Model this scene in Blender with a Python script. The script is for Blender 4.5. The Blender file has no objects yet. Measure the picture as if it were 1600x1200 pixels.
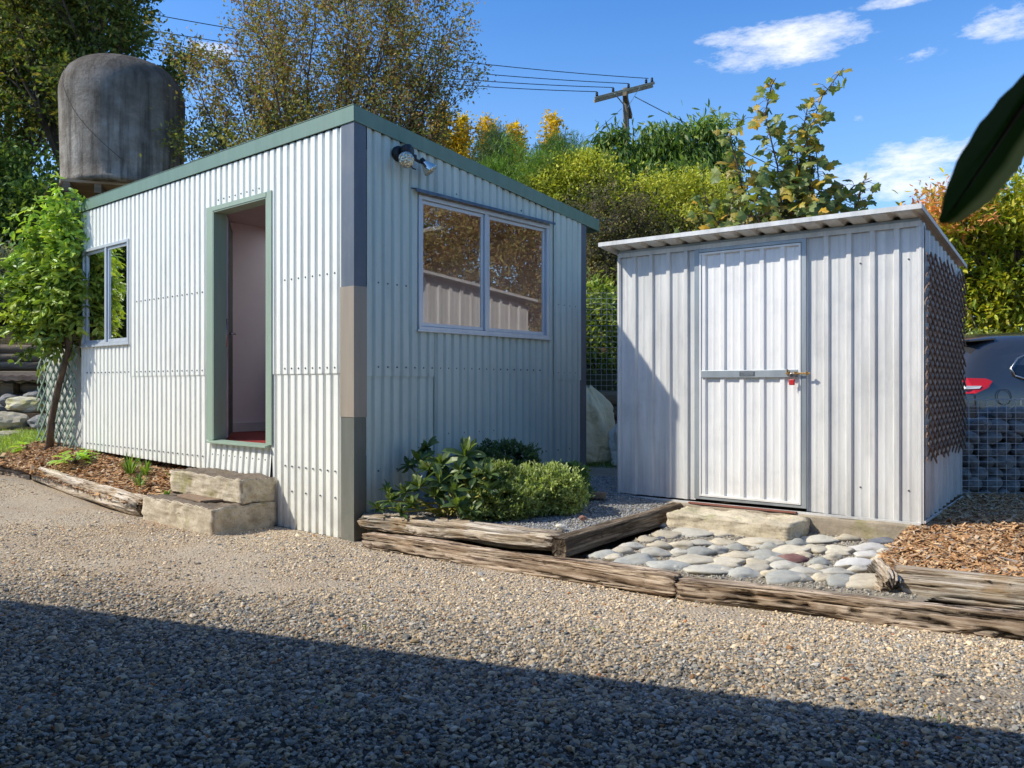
import bpy, bmesh, math, random
import numpy as np
from mathutils import Vector, Matrix
random.seed(7)
SC = bpy.context.scene
COL = SC.collection
F, CAMH = 1265.0, 1.16            # focal length in photo pixels (1600 wide) and eye height, used to turn sightings into metres
def at(px, py, Y): return Vector(((px-800)/F*Y, Y, CAMH-(py-600)/F*Y))
def on(px, py, z):
    Y = (CAMH-z)*F/(py-600); return Vector(((px-800)/F*Y, Y, z))
def ss(x): x = np.clip(x, 0, 1); return x*x*(3-2*x)
def rng(s): return np.random.default_rng(s)

# ---------------------------------------------------------------- noise
def _h(ix, iy, s):
    n = (ix*374761393 + iy*668265263 + s*974634777) & 0x7fffffff
    n = ((n ^ (n >> 13))*1274126177) & 0x7fffffff
    return ((n ^ (n >> 16)) & 0xffff)/65535.0
def vn(x, y, s=0):
    x = np.asarray(x, float); y = np.asarray(y, float)
    ix = np.floor(x).astype(np.int64); iy = np.floor(y).astype(np.int64)
    fx = x-ix; fy = y-iy; fx = fx*fx*(3-2*fx); fy = fy*fy*(3-2*fy)
    a = _h(ix, iy, s); b = _h(ix+1, iy, s); c = _h(ix, iy+1, s); d = _h(ix+1, iy+1, s)
    return (a+(b-a)*fx)*(1-fy)+(c+(d-c)*fx)*fy
def fbm(x, y, s=0, o=3):
    t = 0; a = .5
    for i in range(o): t = t+a*vn(x*2**i, y*2**i, s+i*17); a *= .5
    return t

# ---------------------------------------------------------------- objects
def tag(o, label=None, cat=None, group=None, kind=None):
    if label: o['label'] = label
    if cat: o['category'] = cat
    if group: o['group'] = group
    if kind: o['kind'] = kind
    return o
def empty(name, loc, rz=0, label=None, cat=None, group=None):
    o = bpy.data.objects.new(name, None); COL.objects.link(o)
    o.location = loc; o.rotation_euler = (0, 0, rz); o.empty_display_size = .1
    return tag(o, label, cat, group)
def link(name, me, parent=None):
    o = bpy.data.objects.new(name, me); COL.objects.link(o)
    if parent: o.parent = parent
    return o
def copy_tree(o, parent=None):
    c = o.copy(); COL.objects.link(c)
    if parent: c.parent = parent
    for ch in list(o.children): copy_tree(ch, c)
    return c
def npmesh(name, V, Fc, mats, parent=None, smooth=False, cols=None, mi=None, uv=None):
    """V (n,3); Fc list of (m,k) int arrays"""
    me = bpy.data.meshes.new(name)
    if not isinstance(Fc, list): Fc = [Fc]
    Fc = [np.asarray(a, np.int32) for a in Fc if len(a)]
    tot = np.concatenate([np.full(len(a), a.shape[1], np.int32) for a in Fc])
    idx = np.concatenate([a.ravel() for a in Fc])
    st = np.concatenate([[0], np.cumsum(tot)[:-1]]).astype(np.int32)
    me.vertices.add(len(V)); me.loops.add(len(idx)); me.polygons.add(len(tot))
    me.vertices.foreach_set('co', np.asarray(V, np.float32).ravel())
    me.loops.foreach_set('vertex_index', idx)
    me.polygons.foreach_set('loop_start', st); me.polygons.foreach_set('loop_total', tot)
    if mi is not None: me.polygons.foreach_set('material_index', np.asarray(mi, np.int32))
    me.polygons.foreach_set('use_smooth', np.full(len(tot), bool(smooth)))
    me.update(calc_edges=True); me.validate()
    if cols is not None:
        a = me.color_attributes.new('col', 'FLOAT_COLOR', 'POINT')
        a.data.foreach_set('color', np.concatenate([cols, np.ones((len(cols), 1))], 1).astype(np.float32).ravel())
    for m in (mats if isinstance(mats, (list, tuple)) else [mats]): me.materials.append(m)
    return link(name, me, parent)

class MB:
    def __init__(s): s.v = []; s.f = []; s.m = []; s.cm = 0
    def add(s, vs, fs):
        b = len(s.v); s.v += [tuple(p) for p in vs]
        for f in fs: s.f.append([i+b for i in f]); s.m.append(s.cm)
        return s
    def box(s, x0, x1, y0, y1, z0, z1):
        return s.add([(x0,y0,z0),(x1,y0,z0),(x1,y1,z0),(x0,y1,z0),(x0,y0,z1),(x1,y0,z1),(x1,y1,z1),(x0,y1,z1)],
                     [(0,3,2,1),(4,5,6,7),(0,1,5,4),(1,2,6,5),(2,3,7,6),(3,0,4,7)])
    def hexa(s, b4, t4):
        return s.add(list(b4)+list(t4), [(0,3,2,1),(4,5,6,7),(0,1,5,4),(1,2,6,5),(2,3,7,6),(3,0,4,7)])
    def bar(s, p, q, w, h, up=(0,0,1)):
        p = Vector(p); q = Vector(q); d = (q-p).normalized(); u = Vector(up)
        a = d.cross(u); a = a.normalized() if a.length > 1e-4 else Vector((1,0,0)); b = a.cross(d).normalized()
        A = a*w/2; B = b*h/2
        return s.hexa([p-A-B, p+A-B, q+A-B, q-A-B], [p-A+B, p+A+B, q+A+B, q-A+B])
    def tube(s, pts, r, n=6, cap=True):
        pts = [Vector(p) for p in pts]; k = len(pts)
        rs = r if isinstance(r, (list, tuple)) else [r]*k
        base = len(s.v); ref = None; vs = []; fs = []
        for i, p in enumerate(pts):
            d = (pts[min(i+1, k-1)]-pts[max(i-1, 0)])
            d = d.normalized() if d.length > 1e-9 else Vector((0,0,1))
            if ref is None: ref = d.orthogonal().normalized()
            ref = (ref-d*ref.dot(d)); ref = ref.normalized() if ref.length > 1e-6 else d.orthogonal().normalized()
            b = d.cross(ref)
            for j in range(n):
                a = 2*math.pi*j/n; vs.append(p+(ref*math.cos(a)+b*math.sin(a))*rs[i])
        for i in range(k-1):
            for j in range(n):
                fs.append((i*n+j, i*n+(j+1)%n, (i+1)*n+(j+1)%n, (i+1)*n+j))
        if cap: fs.append(tuple(range(n-1, -1, -1))); fs.append(tuple((k-1)*n+j for j in range(n)))
        return s.add(vs, fs)
    def lathe(s, prof, n=32, c=(0,0,0), axis=None):
        M = Matrix.Identity(3) if axis is None else Vector((0,0,1)).rotation_difference(Vector(axis)).to_matrix()
        c = Vector(c); vs = []; fs = []; k = len(prof)
        for r, z in prof:
            for j in range(n):
                a = 2*math.pi*j/n; vs.append(c+M@Vector((r*math.cos(a), r*math.sin(a), z)))
        for i in range(k-1):
            for j in range(n): fs.append((i*n+j, i*n+(j+1)%n, (i+1)*n+(j+1)%n, (i+1)*n+j))
        fs.append(tuple(range(n-1, -1, -1))); fs.append(tuple((k-1)*n+j for j in range(n)))
        return s.add(vs, fs)
    def build(s, name, mats, parent=None, smooth=False, bevel=0, loc=None):
        me = bpy.data.meshes.new(name); me.from_pydata(s.v, [], s.f)
        for m in (mats if isinstance(mats, (list, tuple)) else [mats]): me.materials.append(m)
        me.polygons.foreach_set('material_index', s.m)
        me.polygons.foreach_set('use_smooth', [smooth]*len(s.f)); me.update()
        o = link(name, me, parent)
        if loc is not None: o.location = loc
        if bevel:
            b = o.modifiers.new('bevel', 'BEVEL'); b.width = bevel; b.segments = 2; b.limit_method = 'ANGLE'
        return o

# ---------------------------------------------------------------- materials
class NT:
    def __init__(s, name):
        s.m = bpy.data.materials.new(name); s.m.use_nodes = True; s.t = s.m.node_tree; s.t.nodes.clear()
        s.out = s.n('ShaderNodeOutputMaterial')
    def n(s, ty, **kw):
        nd = s.t.nodes.new(ty)
        for k, v in kw.items(): setattr(nd, k, v)
        return nd
    def l(s, a, b): s.t.links.new(a, b)
    def tc(s, sc=(1,1,1), kind='Object'):
        c = s.n('ShaderNodeTexCoord'); m = s.n('ShaderNodeMapping'); m.inputs['Scale'].default_value = sc
        s.l(c.outputs[kind], m.inputs[0]); return m.outputs[0]
    def noise(s, vec, scale, detail=4, rough=.6):
        n = s.n('ShaderNodeTexNoise'); n.inputs['Scale'].default_value = scale; n.inputs['Detail'].default_value = detail
        n.inputs['Roughness'].default_value = rough; s.l(vec, n.inputs['Vector']); return n.outputs['Fac']
    def ramp(s, fac, stops):
        r = s.n('ShaderNodeValToRGB'); e = r.color_ramp.elements
        while len(e) < len(stops): e.new(.5)
        for x, (p, c) in zip(e, stops): x.position = p; x.color = (*(c if isinstance(c, (tuple, list)) else (c, c, c)), 1)
        s.l(fac, r.inputs[0]); return r.outputs[0]
    def mix(s, f, a, b, mode='MIX'):
        m = s.n('ShaderNodeMix', data_type='RGBA', blend_type=mode)
        for i, x in ((0, f), (6, a), (7, b)):
            if hasattr(x, 'is_output'): s.l(x, m.inputs[i])
            elif i == 0: m.inputs[0].default_value = x
            else: m.inputs[i].default_value = (*x, 1)
        return m.outputs[2]
    def math(s, op, a, b=0.):
        m = s.n('ShaderNodeMath', operation=op)
        for i, x in enumerate((a, b)):
            if hasattr(x, 'is_output'): s.l(x, m.inputs[i])
            else: m.inputs[i].default_value = x
        return m.outputs[0]
    def bsdf(s, col, rough=.6, metal=0., bump=None, bs=.3, bd=.01, spec=.5):
        b = s.n('ShaderNodeBsdfPrincipled')
        for k, x in (('Base Color', col), ('Roughness', rough), ('Metallic', metal), ('Specular IOR Level', spec)):
            if hasattr(x, 'is_output'): s.l(x, b.inputs[k])
            elif k == 'Base Color': b.inputs[k].default_value = (*x, 1)
            else: b.inputs[k].default_value = x
        if bump is not None:
            bn = s.n('ShaderNodeBump'); bn.inputs['Strength'].default_value = bs; bn.inputs['Distance'].default_value = bd
            s.l(bump, bn.inputs['Height']); s.l(bn.outputs[0], b.inputs['Normal'])
        return b
    def fin(s, sh): s.l(sh.outputs[0] if hasattr(sh, 'outputs') else sh, s.out.inputs[0]); return s.m
def pm(name, c1, c2, scale=5, rough=.6, metal=0., bump=.3, bscale=None, stretch=(1,1,1), bd=.01, detail=5, p=(.35,.65), spec=.4):
    t = NT(name); v = t.tc(stretch); n = t.noise(v, scale, detail)
    c = t.ramp(n, [(p[0], c1), (p[1], c2)])
    return t.fin(t.bsdf(c, rough, metal, t.noise(v, bscale or scale*4, 5, .7), bump, bd, spec))

def metal_mat(name, base, dark, rough=.42, metal=.25, dirt=.12, streak=9, dirtcol=(.3,.3,.26)):
    t = NT(name); v = t.tc((streak, streak, .7)); v2 = t.tc()
    c = t.mix(t.ramp(t.noise(v, 1.6, 5, .65), [(.35, 0.), (.68, 1.)]), base, dark)
    c = t.mix(t.math('MULTIPLY', t.ramp(t.noise(v2, 3., 8, .7), [(.5, 0.), (.75, 1.)]), dirt*2), c, dirtcol)
    ge = t.n('ShaderNodeNewGeometry'); sp = t.n('ShaderNodeSeparateXYZ'); t.l(ge.outputs['Position'], sp.inputs[0])
    lo = t.math('MULTIPLY', t.ramp(sp.outputs[2], [(.02, 1.), (.62, 0.)]), t.ramp(t.noise(v2, 7., 7, .7), [(.35, .1), (.65, 1.)]))
    c = t.mix(t.math('MULTIPLY', lo, .38), c, (.30,.25,.18))
    r = t.math('ADD', t.math('MULTIPLY', t.noise(v2, 14, 4), .2), rough-.1)
    return t.fin(t.bsdf(c, r, metal, t.noise(t.tc((1,1,.25)), 6, 3), .12, .02))

M = {}
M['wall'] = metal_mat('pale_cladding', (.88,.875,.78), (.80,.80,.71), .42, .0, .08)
M['wallshade'] = metal_mat('shaded_cladding', (.555,.625,.56), (.48,.545,.49), .42, .0, .10)  # same cladding as the door wall, with shade painted into the colour
M['zinc'] = metal_mat('zincalume', (.74,.725,.68), (.54,.53,.50), .42, .08, .14, 7, (.22,.24,.27))
M['zincdoor'] = metal_mat('zincalume_door', (.86,.84,.795), (.74,.73,.70), .42, .1, .12, 7, (.3,.32,.34))
M['galv'] = metal_mat('galvanised', (.42,.45,.46), (.28,.32,.34), .45, .5, .2, 3)
M['alu'] = metal_mat('window_aluminium', (.60,.64,.67), (.52,.56,.60), .35, .3, .08)
M['green'] = metal_mat('sage_paint', (.155,.245,.18), (.13,.21,.15), .45, 0, .1)
M['frame'] = metal_mat('pale_sage_paint', (.30,.385,.285), (.26,.34,.25), .5, 0, .08)
M['trimgrey'] = metal_mat('slate_trim', (.115,.135,.165), (.09,.108,.135), .45, .0, .1)
M['trimtan'] = metal_mat('tan_trim', (.34,.285,.215), (.29,.24,.18), .5, 0, .1)
M['trimdark'] = metal_mat('dark_trim', (.15,.155,.125), (.115,.12,.10), .5, 0, .15)
M['bluestrip'] = metal_mat('blue_flashing', (.09,.15,.22), (.06,.10,.16), .4, .2, .2)
M['screw'] = pm('screw_head', (.10,.11,.12), (.18,.18,.19), 30, .5, .4)
M['black'] = pm('black_plastic', (.012,.012,.014), (.02,.02,.022), 20, .45)
M['inner'] = pm('lining_paint', (.86,.80,.78), (.82,.76,.74), 3, .8, bump=.05)
M['ceil'] = pm('ceiling_paint', (.66,.58,.52), (.62,.55,.5), 3, .8, bump=.05)
M['redfloor'] = pm('red_floor', (.30,.03,.02), (.24,.025,.018), 6, .6, bump=.1)
M['doorgreen'] = pm('mottled_green_paint', (.03,.055,.04), (.14,.17,.14), 22, .5, stretch=(1,1,.5))
M['doorpink'] = pm('door_edge_paint', (.50,.38,.38), (.34,.24,.22), 8, .6, stretch=(1,1,.3))
M['white'] = pm('white_frame', (.70,.70,.68), (.6,.6,.58), 6, .5, bump=.1)
M['curtain'] = pm('net_curtain', (.26,.27,.27), (.18,.19,.19), 3, .9, stretch=(14,14,.3))
M['brown'] = pm('brown_cupboard', (.05,.02,.015), (.08,.03,.02), 4, .5)
M['brass'] = pm('brass', (.35,.22,.08), (.22,.13,.05), 30, .35, .8)
M['redpad'] = pm('red_lock', (.55,.03,.03), (.42,.02,.02), 12, .35)
M['steel'] = pm('steel', (.5,.5,.5), (.4,.4,.4), 20, .25, .9)

def conc(name, c1, c2, moss=.3, mosscol=(.22,.20,.04), bs=.8):
    t = NT(name); v = t.tc(); n = t.noise(v, 5, 8, .7)
    c = t.ramp(n, [(.3, c2), (.62, c1)])
    sp = t.n('ShaderNodeTexVoronoi'); sp.inputs['Scale'].default_value = 46; t.l(v, sp.inputs['Vector'])
    c = t.mix(t.math('MULTIPLY', t.ramp(sp.outputs['Distance'], [(.1, 1.), (.4, 0.)]), .6), c, (.28,.24,.18))
    c = t.mix(t.math('MULTIPLY', t.ramp(t.noise(v, 4.3, 6, .6), [(.55, 0.), (.66, 1.)]), moss), c, mosscol)
    h = t.math('ADD', t.math('MULTIPLY', t.noise(v, 60, 6, .75), .5), t.noise(v, 12, 5))
    return t.fin(t.bsdf(c, .9, 0, h, bs, .012, .2))
M['conc'] = conc('rough_concrete', (.60,.51,.37), (.32,.265,.185), .6)
M['conctop'] = conc('worn_concrete_top', (.20,.155,.11), (.12,.095,.07), .2, (.18,.14,.05))
M['slab'] = conc('doorstep_concrete', (.66,.57,.41), (.42,.35,.245), .45, (.25,.26,.08))
M['found'] = conc('foundation_concrete', (.42,.35,.25), (.28,.23,.17), .4)

def wood_mat(name, light, mid, dark, bs=1., lichen=.0):
    t = NT(name); v = t.tc((1.1, 34, 34)); v1 = t.tc((.8, 9, 9)); v2 = t.tc()
    n = t.noise(v, 2.0, 8, .7)
    c = t.ramp(n, [(.38, dark), (.455, mid), (.56, light), (.75, tuple(min(1, x*1.15) for x in light))])
    c = t.mix(t.math('MULTIPLY', t.ramp(t.noise(v1, 2., 6, .7), [(.46, 1.), (.53, 0.)]), .6), c, mid, 'MULTIPLY')
    a = t.n('ShaderNodeAttribute', attribute_name='col')
    c = t.mix(1., c, a.outputs['Color'], 'MULTIPLY')
    if lichen: c = t.mix(t.math('MULTIPLY', t.ramp(t.noise(v2, 3.5, 5), [(.58, 0.), (.66, 1.)]), lichen), c, (.32,.17,.04))
    return t.fin(t.bsdf(c, .88, 0, t.math('ADD', n, t.math('MULTIPLY', t.noise(t.tc((3, 80, 80)), 2, 3), .3)), bs, .006, .15))
M['sleeper'] = wood_mat('weathered_sleeper', (.58,.47,.355), (.38,.29,.21), (.08,.055,.04), lichen=.12)
M['sleeperpale'] = wood_mat('bleached_sleeper', (.62,.55,.45), (.46,.38,.28), (.16,.11,.08), lichen=.3)
M['sleeperdark'] = wood_mat('brown_sleeper', (.30,.235,.165), (.19,.145,.10), (.07,.05,.035))
M['polewood'] = pm('pole_timber', (.20,.16,.10), (.10,.08,.055), 6, .9, stretch=(3,3,.4))
M['log'] = pm('round_log', (.24,.185,.12), (.12,.09,.06), 5, .9, stretch=(.4,4,4))
M['bark'] = pm('bark', (.16,.115,.08), (.08,.055,.04), 14, .95, stretch=(1,1,.3), bump=.8)
M['twig'] = pm('twig_bark', (.13,.085,.06), (.07,.045,.035), 10, .9)
M['brick'] = pm('old_brick', (.30,.20,.12), (.20,.14,.09), 30, .9)
M['tank'] = None
def attr_mat(name, rough=.85, bump=.4, bscale=60, spec=.3, mul=(1,1,1), var=.25):
    t = NT(name); a = t.n('ShaderNodeAttribute', attribute_name='col'); v = t.tc()
    n = t.noise(v, bscale, 4, .6)
    c = t.mix(1., a.outputs['Color'], t.ramp(n, [(.3, 1-var), (.7, 1.)]), 'MULTIPLY')
    return t.fin(t.bsdf(c, rough, 0, n, bump, .003, spec))
M['stones'] = attr_mat('crushed_gravel', .85, .5, 120)
M['chips'] = attr_mat('bark_chips', .9, .4, 90)
def leaf_mat(name, rough=.45, trans=.35, spec=.4, tcol=(1.25,1.35,.5)):
    t = NT(name); a = t.n('ShaderNodeAttribute', attribute_name='col')
    b = t.bsdf(a.outputs['Color'], rough, 0, spec=spec)
    tr = t.n('ShaderNodeBsdfTranslucent'); t.l(t.mix(1., a.outputs['Color'], tcol, 'MULTIPLY'), tr.inputs[0])
    mx = t.n('ShaderNodeMixShader'); mx.inputs[0].default_value = trans
    t.l(b.outputs[0], mx.inputs[1]); t.l(tr.outputs[0], mx.inputs[2])
    return t.fin(mx)
M['leaf'] = leaf_mat('leaf'); M['gloss'] = leaf_mat('glossy_leaf', .42, .25, .4); M['matte'] = leaf_mat('dull_leaf', .65, .3, .2)
def glass_mat(name, refl=.3, tint=(.55,.5,.45)):
    t = NT(name); g = t.n('ShaderNodeBsdfGlossy'); g.inputs['Roughness'].default_value = .0
    g.inputs['Color'].default_value = (.95,.93,.95,1)
    tr = t.n('ShaderNodeBsdfTransparent'); tr.inputs[0].default_value = (*tint, 1)
    fr = t.n('ShaderNodeFresnel'); fr.inputs[0].default_value = 1.5
    mx = t.n('ShaderNodeMixShader'); t.l(t.math('ADD', t.math('MULTIPLY', fr.outputs[0], 1.6), refl), mx.inputs[0])
    t.l(tr.outputs[0], mx.inputs[1]); t.l(g.outputs[0], mx.inputs[2]); return t.fin(mx)
M['glass'] = glass_mat('window_glass', .24, (.75,.72,.68)); M['glassdark'] = glass_mat('window_glass_dim', -.02, (.7,.7,.7))
SKY_SAT, SKY_HUE, SKY_VAL, SKY_STR, SUN_E = 1.32, .507, 1.75, .138, 5.0
CLOUD = (8.6, 8.7, 8.9, 1)
HAZE = (3.3, 5.2, 7.2, 1)
# ================================================================ corrugated and ribbed sheet
def prof_corr(u, pitch, amp):
    s = np.sin(2*np.pi*u/pitch); return amp*np.tanh(3.6*s+2.5)
def prof_rib(u, pitch, amp, w=.030, e=.010):
    k = np.abs(((u/pitch+.5) % 1)-.5)*pitch
    return amp*np.clip((w/2+e-k)/e, 0, 1)
class Sheets:
    """sheets hung on one wall plane; d is outward distance, u along the wall, z up"""
    def __init__(s, pitch, amp, kind, fn): s.V = []; s.F = []; s.n = 0; s.p = pitch; s.a = amp; s.k = kind; s.fn = fn; s.mi = []
    def sheet(s, u0, u1, z0, z1, off=0., z0b=None, z1b=None, seed=0, tilt=0.):
        """z0b/z1b: heights at the u1 end"""
        if s.k == 'corr': us = np.unique(np.concatenate([np.arange(u0, u1, s.p/16), [u1]]))
        else:
            e = []; k0 = int(np.floor(u0/s.p))-1
            for k in range(k0, int(u1/s.p)+3):
                for q in (-.025, -.015, -.0145, .0145, .015, .025): e.append(k*s.p+q)
                e += [k*s.p+s.p*.4, k*s.p+s.p*.5, k*s.p+s.p*.6]
            e = np.array(e); us = np.unique(np.concatenate([[u0], e[(e > u0) & (e < u1)], [u1]]))
        d = (prof_corr if s.k == 'corr' else prof_rib)(us, s.p, s.a)+off
        if s.k != 'corr':
            mid = np.abs(((us/s.p) % 1)-.5) < .01; d = d+mid*.0022
        f = (us-u0)/(u1-u0)
        za = z0+((z0b if z0b is not None else z0)-z0)*f; zb = z1+((z1b if z1b is not None else z1)-z1)*f
        nz = max(2, int((z1-z0)/.25)+1); k = len(us)
        for i in range(nz):
            g = i/(nz-1); zz = za+(zb-za)*g
            w = (vn(us*1.3+seed*7, zz*1.1+seed*3, 5+seed)-.5)*.004
            for a, b, c in zip(us, d+w+tilt*(1-g), zz): s.V.append(s.fn(a, b, c))
        for i in range(nz-1):
            for j in range(k-1):
                a = s.n+i*k+j; s.F.append((a, a+1, a+k+1, a+k)); s.mi.append(0)
        s.n += k*nz
    def screws(s, us, z, off=0.012, r=.0075):
        for u in us:
            b = s.n; m = 8
            for rr, dd in ((r, 0), (r, .004), (r*.55, .007)):
                for j in range(m):
                    a = 2*math.pi*j/m; s.V.append(s.fn(u+rr*math.cos(a), off+dd, z+rr*math.sin(a)))
            s.n += 3*m
            for t in range(2):
                for j in range(m): s.F.append((b+t*m+j, b+t*m+(j+1) % m, b+(t+1)*m+(j+1) % m, b+(t+1)*m+j)); s.mi.append(1)
            s.F.append((b+16, b+17, b+18, b+19)); s.mi.append(1); s.F.append((b+19, b+20, b+21, b+16)); s.mi.append(1)
            s.F.append((b+16, b+21, b+22, b+23)); s.mi.append(1)
    def build(s, name, mats, parent, inv=False):
        o = npmesh(name, np.array(s.V), np.array(s.F), mats, parent, smooth=False, mi=s.mi)
        me = o.data; mi = np.array(s.mi)
        me.polygons.foreach_set('use_smooth', (mi == 0) if s.k == 'corr' else np.zeros(len(mi), bool)); me.update()
        return o

# ================================================================ large shed; local x runs back along the window wall, local y along the door wall
SH = empty('corrugated_hut', (-1.167, 6.0, 0), math.atan2(.759, .651),
           'pale corrugated iron hut with open doorway, sage green roof edge and two windows', 'hut')
P = .0935
WD, LN = 2.90, 4.87                                   # depth and length
rt = lambda x: 3.215-.115*x                           # roof top
wt = lambda x: 3.10-.115*x                            # wall top
A = lambda u, d, z: (-d, u, z)                        # door wall
lw = Sheets(P, .0125, 'corr', A)
UP = .007
lw.sheet(.10, 1.06, 0.0, 1.262, 0); lw.sheet(.10, 1.06, 1.24, 3.09, UP, seed=1)
lw.sheet(1.06, 2.085, .395, .655, 0, seed=2, tilt=.02); lw.sheet(1.06, 2.085, 2.745, 3.09, UP, seed=3)
lw.sheet(2.085, 3.66, .385, 1.262, 0, seed=4, z0b=.41); lw.sheet(2.085, 3.66, 1.24, 3.09, UP, seed=5)
lw.sheet(3.66, 4.87, .41, 1.585, 0, seed=6, z0b=.435); lw.sheet(3.66, 4.87, 2.665, 3.09, UP, seed=7); lw.sheet(4.81, 4.87, 1.585, 2.665, 0)
crest = lambda a, b, st=1: [P*(k+.25) for k in range(int(a/P)+1, int(b/P)) if k % st == 0]
for z in (1.285, 2.0): lw.screws(crest(.13, 1.0), z, .0195)
lw.screws(crest(.13, 1.0, 2), .30, .0165); lw.screws(crest(.13, .95, 1), .50, .0165)
for z in (1.285, 2.0): lw.screws(crest(2.15, 3.6), z, .0195)
lw.screws(crest(2.15, 4.8), .50, .0165); lw.screws(crest(1.1, 2.1), .53, .02); lw.screws(crest(3.6, 4.8), 1.285, .0165)
lw.screws(crest(1.15, 2.0), 2.80, .0195)
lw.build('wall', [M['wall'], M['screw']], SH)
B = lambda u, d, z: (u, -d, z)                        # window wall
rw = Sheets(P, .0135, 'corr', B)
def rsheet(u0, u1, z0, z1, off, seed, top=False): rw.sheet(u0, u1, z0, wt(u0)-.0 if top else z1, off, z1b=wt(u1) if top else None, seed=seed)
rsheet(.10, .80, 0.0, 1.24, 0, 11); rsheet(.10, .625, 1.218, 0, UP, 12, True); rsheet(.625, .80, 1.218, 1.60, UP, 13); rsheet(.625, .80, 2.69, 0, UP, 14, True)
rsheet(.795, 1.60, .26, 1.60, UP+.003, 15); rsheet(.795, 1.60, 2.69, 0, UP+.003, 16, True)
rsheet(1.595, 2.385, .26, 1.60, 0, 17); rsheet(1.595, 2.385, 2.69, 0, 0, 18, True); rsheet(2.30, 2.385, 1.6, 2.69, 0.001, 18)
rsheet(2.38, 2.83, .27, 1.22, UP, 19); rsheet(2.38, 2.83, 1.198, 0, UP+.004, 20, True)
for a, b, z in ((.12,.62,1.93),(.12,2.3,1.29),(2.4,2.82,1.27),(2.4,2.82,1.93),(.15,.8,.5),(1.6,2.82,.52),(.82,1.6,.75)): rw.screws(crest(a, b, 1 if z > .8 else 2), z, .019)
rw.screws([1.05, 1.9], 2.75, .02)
rw.build('wall', [M['wallshade'], M['screw']], SH)
bw = Sheets(P, .0105, 'corr', lambda u, d, z: (WD+d, u, z)); bw.sheet(0, LN, .2, wt(WD), seed=21); bw.build('wall', [M['wall'], M['screw']], SH)
ew = Sheets(P, .0105, 'corr', lambda u, d, z: (u, LN+d, z)); ew.sheet(0, WD, .3, wt(0)-.01, z1b=wt(WD)-.01, seed=22); ew.build('wall', [M['wall'], M['screw']], SH)
# lining: boxes behind the sheets, leaving the openings free
li = MB(); T = .10; e = .014
for y0, y1, z0, z1 in ((.0,1.12,.62,3.0),(1.12,1.975,2.71,3.0),(1.975,3.70,.62,3.0),(3.70,4.78,.62,1.61),(3.70,4.78,2.64,3.0),(4.78,LN-.012,.62,3.0)):
    li.box(e, T, y0, y1, z0, z1)
for x0, x1, z0, z1 in ((T+.001,.66,.62,2.93),(.66,2.27,.62,1.63),(.66,2.27,2.63,2.80),(2.27,WD-.012,.62,2.74)):
    li.box(x0, x1, e, T, z0, z1)
li.box(WD-.08, WD-.013, T, LN-.02, .62, 2.74); li.box(T+.001, WD-.082, LN-.1, LN-.013, .62, 2.74)
li.box(T+.002, 1.9, 2.98, 3.05, .653, 2.86)
li.build('lining', M['inner'], SH)
def slab(q, x0, x1, y0, y1, zf, lo, hi): q.hexa([(x0,y0,zf(x0)+lo),(x1,y0,zf(x1)+lo),(x1,y1,zf(x1)+lo),(x0,y1,zf(x0)+lo)], [(x0,y0,zf(x0)+hi),(x1,y0,zf(x1)+hi),(x1,y1,zf(x1)+hi),(x0,y1,zf(x0)+hi)])
def holed(q, X0, X1, Y0, Y1, zf, lo, hi, hx0=1.15, hx1=2.15, hy0=1.2, hy1=2.8):
    slab(q, X0, hx0, Y0, Y1, zf, lo, hi); slab(q, hx1, X1, Y0, Y1, zf, lo, hi); slab(q, hx0, hx1, Y0, hy0, zf, lo, hi); slab(q, hx0, hx1, hy1, Y1, zf, lo, hi)
zc = lambda x: 2.955-.062*x
c = MB(); holed(c, T+.002, WD-.083, e+.09, LN-.11, zc, -.04, .0); c.build('ceiling', M['ceil'], SH)
f = MB(); f.box(T*.3, WD-.015, .016, LN-.016, .50, .65); f.build('floor', M['redfloor'], SH)
sk = MB(); sk.box(T+.004, 1.9, 2.955, 2.979, .655, .75); sk.build('skirting_board', M['white'], SH)
cu = MB(); cu.box(1.25, 1.9, 2.55, 2.95, .655, 1.6); cu.build('cupboard', M['brown'], SH, bevel=.01)
# roof and edge trim
OX, OY = -.035, -.035
r = MB(); holed(r, OX+.012, 3.12, OY+.012, 5.02, rt, -.08, -.008); r.build('roof', M['galv'], SH)
tl = NT('added_translucent_sheet'); tn = tl.n('ShaderNodeBsdfTranslucent'); tn.inputs[0].default_value = (.92,.9,.86,1); tl.fin(tn)
r = MB(); r.add([(x_, y_, rt(x_)-.03) for x_, y_ in ((1.14,1.19),(2.16,1.19),(2.16,2.81),(1.14,2.81))], [(0,1,2,3)]); r.build('added_skylight', tl.m, SH)  # roof panel added to let daylight into the dark interior
fa = MB(); fa.box(OX, OX+.010, OY, 5.03, rt(0)-.118, rt(0)); fa.box(OX-.004, OX+.06, OY-.002, 5.03, rt(0)+.0005, rt(0)+.006); fa.build('roof_edge_trim', M['green'], SH, bevel=.002)
fa = MB()
fa.hexa([(OX+.0105, OY, rt(0)-.118), (3.13, OY, rt(3.13)-.118), (3.13, OY+.01, rt(3.13)-.118), (OX+.0105, OY+.01, rt(0)-.118)],
        [(OX+.0105, OY, rt(0)), (3.13, OY, rt(3.13)), (3.13, OY+.01, rt(3.13)), (OX+.0105, OY+.01, rt(0))])
fa.hexa([(3.131, OY-.001, rt(3.13)-.125), (3.137, OY-.001, rt(3.13)-.125), (3.137, 5.03, rt(3.13)-.125), (3.131, 5.03, rt(3.13)-.125)],
        [(3.131, OY-.001, rt(3.13)+.002), (3.137, OY-.001, rt(3.13)+.002), (3.137, 5.03, rt(3.13)+.002), (3.131, 5.03, rt(3.13)+.002)])
fa.build('roof_edge_trim', M['green'], SH, bevel=.002)
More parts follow.
